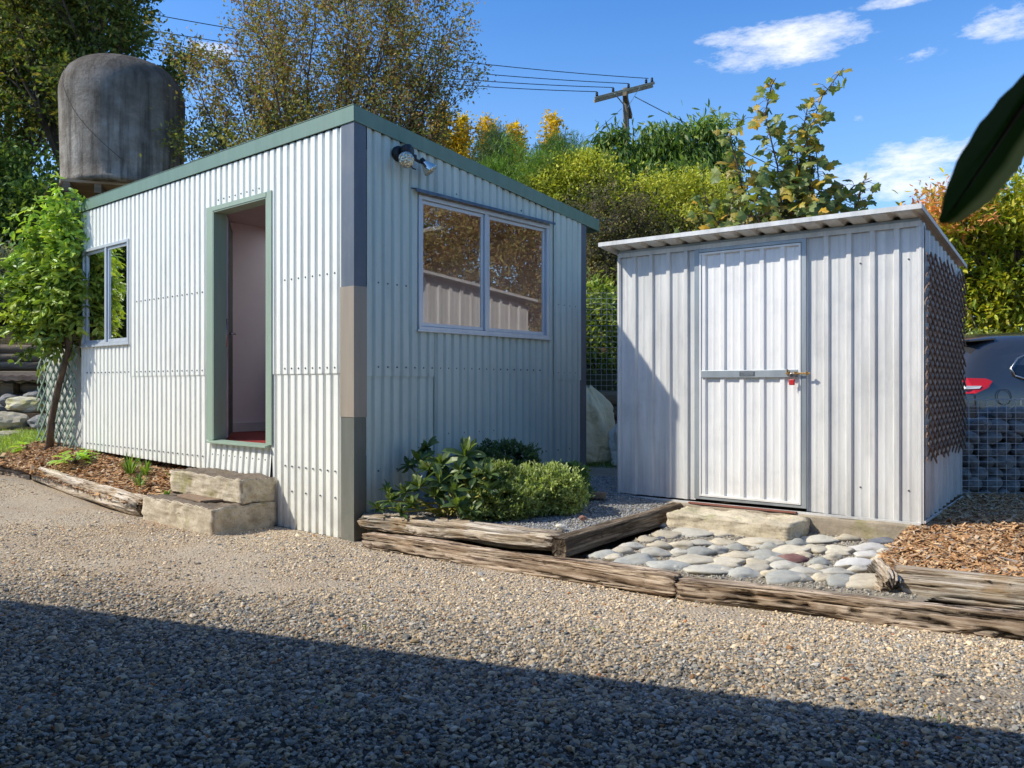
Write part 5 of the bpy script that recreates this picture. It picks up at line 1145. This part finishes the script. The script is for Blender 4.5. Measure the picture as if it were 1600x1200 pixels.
for i, (a, b, z_, n_, L_) in enumerate(((203,738,.30,34,.22),(228,742,.29,22,.20),(219,757,.24,18,.15),(267,744,.30,10,.11),(258,770,.22,8,.06))):
    p = on(a, b, z_); strap_clump('strap_leaf_plant', (p.x, p.y, z_-.01), n_, L_, .011, GR, ['largest clump of green strap leaves in the bark bed','upright strap leaf clump next to the largest one','low strap leaf clump nearest the border log','small strap leaf plant beside the upper step','tiny sprout by the lower step'][i], 'plant', 230+i)
def leafy(loc, n, L, pal_, label, seed, spread=.12):
    R_ = rng(seed); root = empty('broad_leaf_plant', loc, 0, label, 'plant'); a = R_.uniform(0,6.28,n); r_ = spread*R_.uniform(.1,1,n); P_ = np.stack([np.cos(a)*r_, np.sin(a)*r_, R_.uniform(.02,.14,n)*(1.2-r_/spread*.6)], 1)
    q = MB()
    for p_ in P_: q.tube([(0,0,0), (p_[0]*.5,p_[1]*.5,p_[2]*.8), tuple(p_)], .0025, 4, cap=False)
    q.build('stems', M['twig'], root); D = np.stack([np.cos(a), np.sin(a), R_.uniform(-.3,.5,n)], 1)
    leaves('leaves', P_, D, L*R_.uniform(.7,1.2,n), palette(n, pal_, R_, var=.2), T_OVAL, M['leaf'], root, R_, upw=.9); return root
LF = [(.20,.32,.05),(.27,.38,.07),(.14,.24,.05)]
p = on(118, 722, .33); leafy((p.x, p.y, .31), 46, .12, LF, 'bright broad leaved plant at the foot of the hut corner', 240, .18)
p = on(140, 718, .35); leafy((p.x, p.y, .33), 26, .10, [(.16,.24,.12),(.22,.30,.17)], 'greyish broad leaved plant against the hut wall', 241, .12)
p = on(92, 708, .32); leafy((p.x, p.y, .30), 24, .08, LF, 'small leafy plant right of the vine trunk', 242, .1)
p = at(58, 672, 9.9); leafy((p.x, p.y, p.z-.25), 40, .17, LF, 'large leaved green plant left of the vine trunk', 243, .22)
p = on(1427, 845, .15); strap_clump('grass_tuft', (p.x, p.y, .15), 16, .07, .003, GR, 'small grass tuft by the right foundation corner', 'grass tuft', 250)
for i, (a, b) in enumerate(((569,985),(932,988),(1470,1135),(1385,1165),(1520,1175),(508,1105))):
    p = on(a, b, .0); strap_clump('weed_seedling', (p.x, p.y, .005), 9, .022, .003, GR, ['tiny green weed in the sunny gravel below the hut corner','tiny green weed in the gravel below the middle sleeper','little weed on the shadow edge at lower right','small weed in the shade at lower right','small weed in the shaded gravel at the far lower right','single weed in the shaded gravel at bottom centre'][i], 'weed', 260+i)
# grass strip far left and grass in the gap
def grass(name, poly, zf, n, L, label, seed, pal_=GR):
    R_ = rng(seed); x, y = pts_in(n, poly, R_); n = len(x); a = R_.uniform(0,6.28,n); l = L*R_.uniform(.5,1.3,n); w = .0035
    V = np.zeros((n,3,3)); V[:,0] = np.stack([x-np.sin(a)*w, y+np.cos(a)*w, zf(x,y)], 1); V[:,1] = np.stack([x+np.sin(a)*w, y-np.cos(a)*w, zf(x,y)], 1)
    V[:,2] = np.stack([x+np.cos(a)*l*.6, y+np.sin(a)*l*.6, zf(x,y)+l], 1); C_ = palette(n, pal_, R_)
    o = npmesh(name, V.reshape(-1,3), np.arange(3*n).reshape(-1,3), M['leaf'], cols=np.repeat(C_,3,0)); return tag(o, label, 'grass', kind='stuff')
gz_l = lambda x, y: .29+.24*np.clip((y-9.7)/1.1, 0, 1)+.03*fbm(x*2,y*2,5)
gl = [(-5.4,9.8),(-5.2,10.9),(-8.6,10.9),(-8.6,9.8)]
patch('lawn_strip', [(-4.8,9.5),(-5.3,11.0),(-12,11.0),(-12,9.6)], gz_l, pm('lawn_soil',(.10,.13,.04),(.14,.12,.06),6,.95), .1)
grass('grass', gl, gz_l, 22000, .05, 'short green grass strip at the far left', 270, [(.16,.24,.04),(.22,.30,.06),(.11,.17,.03),(.30,.30,.12)])
grass('grass', [(.75,8.5),(1.4,8.3),(1.5,8.8),(.8,9.0)], lambda x, y: .26+0*x, 900, .09, 'grass growing round the sacks between the sheds', 271, [(.06,.11,.03),(.09,.15,.03)])
# fallen leaves
FL = [(.50,.30,.04),(.38,.17,.05),(.24,.11,.05),(.45,.22,.08)]
fm = [M['leaf']]
for i, (a, b, s_, c_, lb) in enumerate(((705,914,.03,0,'yellow fallen leaf on the gravel below the double sleeper'),(186,1063,.045,2,'curled dark brown leaf in the shaded gravel at lower left'),(1530,1018,.035,3,'orange fallen leaf on the gravel at the right edge'),(130,762,.04,1,'orange brown leaf by the left border log'),(735,1128,.03,1,'brown leaf in the shaded gravel at bottom centre'),
     (1446,1100,.035,0,'yellow brown leaf in the sunny gravel at lower right'),(1322,1040,.04,2,'dark brown leaf on the sunny gravel at right'),(325,1152,.035,2,'small dark leaf in the shaded gravel at bottom left'),(60,770,.03,3,'orange leaf at the far left of the gravel'),(465,865,.02,3,'small orange leaf near the hut corner trim'),(1140,1045,.03,1,'small tan leaf in the sunny gravel below the grooved sleeper'),(70,790,.02,1,'reddish leaf at the far left sunny gravel'))):
    p = on(a, b, .02); R_ = rng(300+i); o = leaves('fallen_leaf', np.array([[0,0,0.]]), np.array([[math.cos(i*2.1),math.sin(i*2.1),.15]]), np.array([s_]), np.array([FL[c_]]), T_OVAL, M['matte'], None, R_, upw=.9); o.location = (p.x, p.y, float(gz(p.x,p.y))+.018); tag(o, lb, 'leaf')
# big out of focus leaf near the lens, on its twig
lt = empty('foreground_branch', (.62, .62, 1.40), 0, 'dark green blurred leaf hanging close at the upper right', 'branch'); bp = Vector((.62,.62,1.40))
Yl = .62; a_ = at(1476,342,Yl); b_ = at(1668,60,Yl+.03); ax = (b_-a_); L_ = ax.length; ax.normalize(); sd = Vector((0,1,0)).cross(ax).normalized(); nrm_ = ax.cross(sd)
V = []; Fx = []; K = 22; Wn = 9
for i in range(K+1):
    g = i/K; wd = math.sin(min(1, g*1.02+.02)**.72*math.pi)**.8*.0245*(1+.03*math.sin(g*40)) if g < .985 else .001
    for j in range(Wn):
        u_ = j/(Wn-1)*2-1; c0 = a_+ax*(L_*g); curl = -.010*abs(u_)**1.5+.03*(g-.5)**2
        V.append(tuple(c0+sd*(u_*wd)+Vector((0,.35*wd*u_,0))+nrm_*curl-bp))
i = np.arange(K)[:, None]*Wn; j = np.arange(Wn-1)[None]; Fx = np.stack([(i+j).ravel(), (i+j+1).ravel(), (i+Wn+j+1).ravel(), (i+Wn+j).ravel()], 1)
npmesh('leaf', np.array(V), Fx, M['matte'], lt, smooth=True, cols=np.array([(.025,.06,.012) if (k_ % Wn) < Wn-2 else (.42,.44,.30) for k_ in range(len(V))]))  # last rows pale: light on the curled underside painted in
q = MB(); q.tube([a_+ax*(L_*g)-nrm_*.003-bp for g in (0.02,.3,.6,.97)], [.0006,.0012,.0018,.0025], 6); q.tube([b_-bp, b_-bp+Vector((.03,.0,.05)), b_-bp+Vector((.12,-.03,.25)), b_-bp+Vector((.2,-.2,1.05))], [.0025,.003,.005,.007], 6); q.build('twig', M['twig'], lt, smooth=True)
# ================================================================ concrete tank on its stand
t = NT('tank_concrete'); v = t.tc(); 
base = t.ramp(t.noise(v, 2.2, 7, .7), [(.32, (.20,.17,.135)), (.5, (.34,.30,.245)), (.68, (.52,.48,.41))])
st_ = t.ramp(t.noise(t.tc((5,5,.35)), 1.6, 5, .6), [(.45, 0.), (.62, 1.)])
sep = t.n('ShaderNodeSeparateXYZ'); t.l(v, sep.inputs[0])
hi = t.n('ShaderNodeMapRange'); hi.inputs[1].default_value = .6; hi.inputs[2].default_value = 2.1; t.l(sep.outputs[2], hi.inputs[0])
c = t.mix(t.math('MULTIPLY', st_, .75), base, (.085,.07,.055))
c = t.mix(t.math('MULTIPLY', t.math('ADD', hi.outputs[0], t.math('MULTIPLY', t.noise(v, 3, 5), .6)), .62), c, (.075,.062,.05))
c = t.mix(t.math('MULTIPLY', t.ramp(t.noise(v, 1.3, 5), [(.55,0.),(.7,1.)]), .35), c, (.45,.43,.40))
M['tank'] = t.fin(t.bsdf(c, .95, 0, t.math('ADD', t.noise(v, 22, 8, .75), t.noise(v, 5, 4)), .9, .03, .1))
TY = 13.2; tb = at(193, 300, TY); r_ = 193/F*TY/2*.93
tk = empty('water_tank', (tb.x, TY, tb.z), .3, 'weathered grey concrete water tank with rounded top', 'tank')
q = MB(); H_ = (298-92)/F*TY*.97
prof = [(r_*.90, -.02), (r_*.985, 0), (r_*.975, .07)]+[(r_*(.965+.035*i/8), .08+H_*.68*i/8) for i in range(9)]+[(r_*math.cos(a)**.55, H_*.70+(H_*.30)*math.sin(a)) for a in np.linspace(.12, 1.53, 14)]+[(.02, H_)]
q.lathe(prof, 72); to = q.build('tank_body', M['tank'], tk, smooth=True)
q = MB()
for ph, s_ in ((3.6,1), (2.9,-1)):
    pts = []
    for i in range(18):
        g = i/17; a = ph+s_*g*g*1.0+.25*s_*g; zz = H_*(.94-.80*g); rr = r_*((.967+.035*min(1,(zz-.08)/(H_*.68))) if zz < H_*.72 else (math.cos(math.asin(min(1,(zz-H_*.70)/(H_*.30))))**.55))
        pts.append((rr*math.cos(a), rr*math.sin(a), zz))
    q.tube(pts, .006, 5)
q.build('strap_seam', pm('seam', (.10,.085,.07), (.14,.12,.1), 20, .95), tk, smooth=True)
sd_ = empty('tank_stand', (tb.x, TY, 0), .3, 'timber platform and posts carrying the concrete tank', 'tank stand'); q = MB()
q.box(-.76,.76,-.76,.76,tb.z-.06,tb.z-.022); q.build('platform', pm('stand_timber', (.42,.30,.18), (.28,.20,.13), 4, .85, stretch=(.5,4,4)), sd_)
q = MB()
for x_ in (-.68,-.25,.25,.68): q.box(x_-.05,x_+.05,-.75,.75,tb.z-.2,tb.z-.062)
q.build('joists', M['log'], sd_)
for x_ in (-.62,.62):
    for y_ in (-.62,.62):
        q = MB(); q.box(x_-.08,x_+.08,y_-.08,y_+.08,1.0,tb.z-.228); q.build('post', M['log'], sd_)
q = MB(); q.bar((-.62,-.72,2.2),(.62,-.72,tb.z-.3),.12,.05); q.bar((.62,-.775,2.2),(-.62,-.775,tb.z-.3),.12,.05); q.build('brace', M['log'], sd_)
# ================================================================ utility pole and lines
PY = 34.; pt = at(977, 140, PY); pole = empty('utility_pole', (pt.x, PY, 0), 0, 'weathered timber utility pole with tilted crossarm against the sky', 'utility pole')
q = MB(); q.tube([(.25,0,3.5),(.12,0,9.),(0,0,pt.z+.05)], [.17,.14,.115], 14); q.build('pole', M['polewood'], pole, smooth=True)
a_ = at(929,156,PY-.6)-Vector((pt.x,PY,0)); b_ = at(1021,132,PY+.3)-Vector((pt.x,PY,0))
for k_, off in ((0,-.19),(1,.19)):
    q = MB(); q.bar(a_+Vector((0,off,0)), b_+Vector((0,off,0)), .09, .11); q.build('crossarm', pm('arm_timber', (.46,.39,.25), (.28,.23,.15), 6, .9), pole, bevel=.01)
q = MB(); q.bar(Vector((-.1,-.5,-.35+pt.z)), Vector((.35,.9,-.85+pt.z)), .16, .2); q.build('short_arm', M['polewood'], pole)
def lerp3(a, b, g): return a+(b-a)*g
for g in (.03,.30,.56,.86,.96):
    p_ = lerp3(a_, b_, g); q = MB(); q.lathe([(.02,0),(.055,.02),(.06,.07),(.035,.09),(.055,.11),(.05,.16),(.02,.19)], 12, p_+Vector((0,-.19,.06))); q.build('insulator', M['black'], pole, smooth=True)
q = MB(); q.bar(lerp3(a_,b_,.32)+Vector((0,-.28,-.05)), Vector((-.05,-.2,pt.z-.75)), .05,.02); q.bar(lerp3(a_,b_,.75)+Vector((0,-.28,-.05)), Vector((.05,-.2,pt.z-.85)), .05,.02); q.build('brace', M['galv'], pole)
cable = pm('cable', (.015,.018,.022), (.02,.022,.03), 5, .6)
def cab(p, q_, sag, r, label, grp=None):
    p = Vector(p); q_ = Vector(q_); k = MB(); n = 26; k.tube([p.lerp(q_, i/n)-Vector((0,0,sag*4*(i/n)*(1-i/n))) for i in range(n+1)], r, 5); return tag(k.build('power_line', cable, None, smooth=True), label, 'power line', grp)
W0 = Vector((pt.x, PY, 0))
for i, (g, y1, s_, lb) in enumerate(((.90,-38,.5,'topmost power line running left from the crossarm'),(.56,-8,.5,'second power line from the top left of the crossarm'),(.30,14,.5,'third power line from the top left of the crossarm'),(.03,24,.5,'lowest power line left of the crossarm'))):
    p_ = W0+lerp3(a_, b_, g)+Vector((0,-.19,.25)); cab(p_, at(-60, y1, 27), s_, .016, lb)
cab(W0+Vector((.4,0,pt.z-.3)), at(1650, 455, 30), .25, .018, 'service cable running down right from the pole')
cab(W0+Vector((-.15,0,pt.z-.8)), at(840, 285, 29), .02, .008, 'thin stay wire running down left from the pole')
cab(W0+Vector((.2,0,pt.z-.8)), at(1000, 260, 33), .0, .008, 'thin stay wire close on the right of the pole')
# ================================================================ car beyond the gabion
CP = Vector((4.78, 8.62, .12)); car = empty('parked_car', CP, math.radians(9), 'dark grey car parked behind the wire gabion, rear end to the left', 'car')
paint = NT('car_paint'); pb = paint.bsdf((.055,.056,.058), .22, .3, spec=.6); pb.inputs['Coat Weight'].default_value = 1; pb.inputs['Coat Roughness'].default_value = .04; paint_m = paint.fin(pb)
# stations along x: (x, [(y_halfwidth, z) x 9 from sill to roof centre])
ST_ = [(0.00,[(.60,.42),(.70,.50),(.74,.66),(.74,.86),(.70,.96),(.60,1.00),(.50,1.02),(.30,1.03),(0,1.035)]),
 (.05,[(.66,.34),(.78,.46),(.82,.66),(.82,.90),(.79,1.02),(.70,1.10),(.58,1.12),(.32,1.14),(0,1.145)]),
 (.18,[(.72,.28),(.84,.42),(.87,.66),(.87,.90),(.84,1.05),(.74,1.20),(.62,1.27),(.34,1.30),(0,1.305)]),
 (.42,[(.76,.26),(.88,.40),(.91,.66),(.90,.92),(.87,1.06),(.75,1.34),(.64,1.46),(.36,1.50),(0,1.505)]),
 (.80,[(.78,.24),(.89,.40),(.92,.66),(.905,.93),(.875,1.06),(.74,1.38),(.63,1.50),(.36,1.545),(0,1.55)]),
 (1.6,[(.78,.22),(.88,.38),(.91,.66),(.90,.93),(.87,1.05),(.73,1.40),(.62,1.53),(.36,1.57),(0,1.575)]),
 (2.4,[(.78,.22),(.88,.38),(.91,.66),(.90,.92),(.87,1.04),(.73,1.38),(.62,1.51),(.36,1.55),(0,1.555)]),
 (2.95,[(.78,.22),(.88,.38),(.91,.66),(.90,.91),(.87,1.02),(.78,1.22),(.68,1.33),(.38,1.37),(0,1.375)]),
 (3.45,[(.78,.24),(.88,.40),(.91,.66),(.89,.88),(.84,.96),(.76,1.0),(.62,1.03),(.36,1.05),(0,1.055)]),
 (4.0,[(.76,.26),(.86,.42),(.89,.66),(.85,.82),(.78,.88),(.70,.92),(.56,.95),(.34,.97),(0,.975)]),
 (4.35,[(.66,.30),(.76,.44),(.78,.62),(.74,.74),(.68,.79),(.60,.82),(.48,.84),(.30,.85),(0,.855)]),
 (4.42,[(.58,.38),(.66,.46),(.68,.58),(.64,.68),(.58,.72),(.50,.74),(.42,.75),(.26,.76),(0,.765)])]
V = []; n1 = 17
for x_, pr in ST_:
    for a, b in pr: V.append((x_, -a, b))
    for a, b in reversed(pr[:-1]): V.append((x_, a, b))
V = np.array(V); V[:, 1] += .91; V[:, 2] += .09*np.clip((V[:, 2]-1.08)/.35, 0, 1); i = np.arange(len(ST_)-1)[:, None]*n1; j = np.arange(n1-1)[None]
Fq = np.stack([(i+j).ravel(), (i+n1+j).ravel(), (i+n1+j+1).ravel(), (i+j+1).ravel()], 1)
body = npmesh('body', V, [Fq, np.arange(n1)[None], np.arange((len(ST_)-1)*n1, len(ST_)*n1)[None][:, ::-1]], paint_m, car, smooth=True)
m_ = body.modifiers.new('s', 'SUBSURF'); m_.levels = 2; m_.render_levels = 2
tint = NT('car_glass'); tg = tint.fin(tint.bsdf((.01,.012,.015), .05, 0, spec=.8))
def ys(x_, z_):          # near side surface of the body
    xs_ = [s_[0] for s_ in ST_]; out = []
    for x0, pr in ST_: out.append(np.interp(z_, [b for a, b in pr[:7]], [a for a, b in pr[:7]]))
    return .91-np.interp(x_, xs_, out)
def side_panel(name, pts, mat, off=.012, parent=car):
    q = MB(); n = len(pts); q.add([(x_, ys(x_, z_)-off, z_) for x_, z_ in pts]+[(x_, ys(x_, z_)+.02, z_) for x_, z_ in pts], [tuple(range(n))]+[(i, (i+1) % n, n+(i+1) % n, n+i) for i in range(n)])
    return q.build(name, mat, parent)
side_panel('side_window', [(.72,1.13),(.86,1.10),(1.45,1.10),(1.45,1.40),(1.0,1.38),(.80,1.30),(.70,1.20)], tg)
side_panel('side_window', [(1.53,1.10),(2.2,1.09),(2.2,1.39),(1.53,1.40)], tg); side_panel('side_window', [(2.27,1.09),(3.0,1.08),(2.62,1.33),(2.27,1.38)], tg)
chr_ = M['steel']
q = MB(); loop = [(.69,1.13),(.84,1.085),(1.46,1.085),(1.46,1.415),(1.0,1.40),(.79,1.32),(.67,1.21),(.69,1.13)]; q.tube([(x_, ys(x_, z_)-.016, z_) for x_, z_ in loop], .010, 6); q.build('window_trim', chr_, car, smooth=True)
red = NT('tail_light_red'); rb = red.bsdf((.62,.012,.012), .12, 0, spec=.7); rb.inputs['Emission Color'].default_value = (.5,.01,.01,1); rb.inputs['Emission Strength'].default_value = .0; red_m = red.fin(rb)
side_panel('tail_light', [(.02,.93),(.20,.94),(.34,1.0),(.40,1.07),(.34,1.10),(.16,1.105),(.05,1.09)], red_m, .02)
q = MB(); q.tube([(.52+.085*math.cos(a), ys(.52,.90)-.004, .90+.085*math.sin(a)) for a in np.linspace(0, 6.283, 20)], .0035, 4); q.tube([(x_, ys(x_, z_)-.004, z_) for x_, z_ in ((1.0,.50),(.98,.72),(1.06,.86),(1.22,.98),(1.42,1.08))], .004, 4); q.tube([(x_, ys(x_, z_)-.003, z_) for x_, z_ in ((.22,.52),(.21,.72),(.20,.92))], .004, 4); q.build('panel_seam', M['black'], car)
side_panel('reverse_lamp', [(.10,.985),(.24,.99),(.27,1.02),(.12,1.02)], M['white'], .024)
q = MB(); q.add([(-.012,.12,.93),(-.012,.42,.95),(.03,.42,1.07),(.03,.12,1.08)], [(0,1,2,3)]); q.build('tail_light', red_m, car)
q = MB(); q.hexa([(-.02,.10,.36),(.12,.10,.36),(.12,1.72,.36),(-.02,1.72,.36)],[(-.02,.12,.50),(.12,.12,.50),(.12,1.70,.50),(-.02,1.70,.50)]); q.build('rear_bumper', M['black'], car, bevel=.03)
q = MB(); q.add([(.10,.30,1.16),(.10,1.52,1.16),(.37,1.42,1.45),(.37,.40,1.45)], [(0,1,2,3)]); o = q.build('rear_window', tg, car); o.location = (-.015,0,.012)
q = MB(); q.hexa([(.28,.22,1.50),(.62,.24,1.53),(.62,1.58,1.53),(.28,1.60,1.50)],[(.26,.22,1.525),(.62,.24,1.555),(.62,1.58,1.555),(.26,1.60,1.525)]); q.build('roof_spoiler', paint_m, car, bevel=.012)
tyre = pm('tyre', (.015,.015,.016), (.025,.025,.025), 20, .85)
for x_, y_ in ((.85,.0),(3.55,.0),(.85,1.62),(3.55,1.62)):
    q = MB(); q.lathe([(.20,0),(.30,.0),(.335,.03),(.335,.19),(.30,.22),(.20,.22)], 32, (x_, y_-.02, .335), (0,1,0)); w_ = q.build('wheel', tyre, car, smooth=True)
    q = MB(); q.lathe([(.03,-.012),(.06,-.012),(.07,.02),(.19,.015),(.20,.0),(.20,.1)], 28, (x_, y_-.02 if y_ < 1 else y_+.2, .335), (0,1,0)); q.build('rim', M['steel'], w_, smooth=True)
# little white low wall behind the car
q = MB(); q.box(4.2,5.4,10.3,10.5,.2,1.28); q.box(4.15,5.45,10.25,10.55,1.28,1.40); tag(q.build('low_wall', pm('white_plaster', (.6,.6,.57), (.5,.5,.47), 4, .8), None), 'low pale wall behind the rear of the car', 'wall')

# ================================================================ world, sun, camera
LD = Vector((2.42, .355, -2.19)).normalized()
w = bpy.data.worlds.new('World'); SC.world = w; w.use_nodes = True; nt = w.node_tree; nt.nodes.clear()
N = lambda ty, **k: (lambda n: ([setattr(n, a, b) for a, b in k.items()], n)[1])(nt.nodes.new(ty))
Lk = nt.links.new
out = N('ShaderNodeOutputWorld'); bg = N('ShaderNodeBackground'); Lk(bg.outputs[0], out.inputs[0])
sky = N('ShaderNodeTexSky', sky_type='NISHITA'); sky.sun_disc = False; sky.sun_elevation = math.asin(-LD.z); sky.sun_rotation = math.atan2(-LD.x, -LD.y); sky.altitude = 300; sky.air_density = 1.0; sky.dust_density = .6; sky.ozone_density = 2.2
tc = N('ShaderNodeTexCoord'); sp = N('ShaderNodeSeparateXYZ'); Lk(tc.outputs['Generated'], sp.inputs[0])
def mth(op, a, b=0., c=0.):
    m = N('ShaderNodeMath', operation=op)
    for i, x in enumerate((a, b, c)):
        if hasattr(x, 'is_output'): Lk(x, m.inputs[i])
        else: m.inputs[i].default_value = x
    return m.outputs[0]
mp = N('ShaderNodeMapping'); mp.inputs['Scale'].default_value = (1.6, 1.6, 7); mp.inputs['Location'].default_value = (.3, .1, 0); Lk(tc.outputs['Generated'], mp.inputs[0])
nz1 = N('ShaderNodeTexNoise'); nz1.inputs['Scale'].default_value = 2.6; nz1.inputs['Detail'].default_value = 9; nz1.inputs['Roughness'].default_value = .62; Lk(mp.outputs[0], nz1.inputs['Vector'])
mp2 = N('ShaderNodeMapping'); mp2.inputs['Scale'].default_value = (5, 5, 15); Lk(tc.outputs['Generated'], mp2.inputs[0])
nz2 = N('ShaderNodeTexNoise'); nz2.inputs['Scale'].default_value = 2.2; nz2.inputs['Detail'].default_value = 10; nz2.inputs['Roughness'].default_value = .68; Lk(mp2.outputs[0], nz2.inputs['Vector'])
wisp = None
for (x_, y_, wx, wy, k_) in ((1215,68,150,40,1.),(1290,42,70,26,.8),(1120,95,50,22,.6),(1560,38,60,24,.9),(1600,25,60,30,.9),(1440,236,110,26,.85),(1400,288,130,34,.9),(1330,262,70,22,.6),(1560,290,90,30,.6),(1350,345,120,30,.8),(1435,75,50,22,.5),(325,74,50,16,.75),(1400,0,80,12,.8),(1050,272,60,16,.45),(1345,183,16,10,.5),(1440,330,120,26,.7)):
    d = (at(x_, y_, 1)-Vector((0,0,CAMH))).normalized(); up = Vector((0,0,1)); rt_ = d.cross(up).normalized(); uu = rt_.cross(d)
    def dot(vv, s_):
        n = N('ShaderNodeVectorMath', operation='DOT_PRODUCT'); Lk(tc.outputs['Generated'], n.inputs[0]); n.inputs[1].default_value = tuple(vv*s_); return n.outputs['Value']
    ex, ey = dot(rt_, F/wx), dot(uu+rt_*-.0, F/wy); r2 = mth('ADD', mth('MULTIPLY', ex, ex), mth('MULTIPLY', ey, ey))
    front = mth('GREATER_THAN', dot(d, 1.), 0.)
    g_ = mth('MULTIPLY', mth('MULTIPLY', mth('MAXIMUM', mth('SUBTRACT', 1., r2), 0.), k_), front)
    wisp = g_ if wisp is None else mth('MAXIMUM', wisp, g_)
cl = mth('ADD', mth('MULTIPLY', wisp, .85), mth('MULTIPLY', mth('SUBTRACT', nz2.outputs['Fac'], .62), 3.0))
cl = mth('MULTIPLY', mth('MINIMUM', mth('MAXIMUM', mth('MULTIPLY', cl, 1.1), 0.), .92), mth('MINIMUM', mth('MULTIPLY', wisp, 3.), 1.))
haze = mth('MULTIPLY', mth('POWER', mth('MAXIMUM', mth('SUBTRACT', 1., mth('MULTIPLY', mth('ABSOLUTE', sp.outputs[2]), 2.3)), 0.), 1.4), .75)
hz = N('ShaderNodeMix', data_type='RGBA'); Lk(haze, hz.inputs[0]); hz.inputs[7].default_value = HAZE
gen = mth('MULTIPLY', mth('MAXIMUM', mth('SUBTRACT', nz1.outputs['Fac'], .60), 0.), 3.)
gen = mth('MULTIPLY', gen, mth('LESS_THAN', sp.outputs[1], -.1))
fac = mth('MINIMUM', mth('ADD', cl, gen), 1.)
hs = N('ShaderNodeHueSaturation'); hs.inputs['Saturation'].default_value = SKY_SAT; hs.inputs['Value'].default_value = SKY_VAL; hs.inputs['Hue'].default_value = SKY_HUE; Lk(sky.outputs[0], hs.inputs['Color'])
mx = N('ShaderNodeMix', data_type='RGBA'); Lk(fac, mx.inputs[0]); Lk(hs.outputs[0], hz.inputs[6]); Lk(hz.outputs[2], mx.inputs[6]); mx.inputs[7].default_value = CLOUD
Lk(mx.outputs[2], bg.inputs[0]); bg.inputs[1].default_value = SKY_STR
sun = bpy.data.lights.new('sun', 'SUN'); sun.energy = SUN_E; sun.angle = math.radians(.53); sun.color = (1., .95, .84)
so = bpy.data.objects.new('sun', sun); COL.objects.link(so); so.rotation_euler = LD.to_track_quat('-Z', 'Y').to_euler(); so.location = (-8, -2, 9)
cam = bpy.data.cameras.new('camera'); co = bpy.data.objects.new('camera', cam); COL.objects.link(co); co.location = (0, 0, CAMH); co.rotation_euler = (math.pi/2, 0, 0)
cam.sensor_width = 36; cam.lens = 36*F/1600; cam.clip_start = .05; cam.clip_end = 2000
cam.dof.use_dof = True; cam.dof.focus_distance = 6.3; cam.dof.aperture_fstop = 11
SC.camera = co
SC.view_settings.view_transform = 'Standard'; SC.view_settings.look = 'None'; SC.view_settings.exposure = 0; SC.view_settings.gamma = 1
SC.render.engine = 'CYCLES'; SC.cycles.max_bounces = 6; SC.cycles.use_adaptive_sampling = True; SC.cycles.adaptive_threshold = .02; SC.cycles.transparent_max_bounces = 8; SC.cycles.sample_clamp_indirect = 6
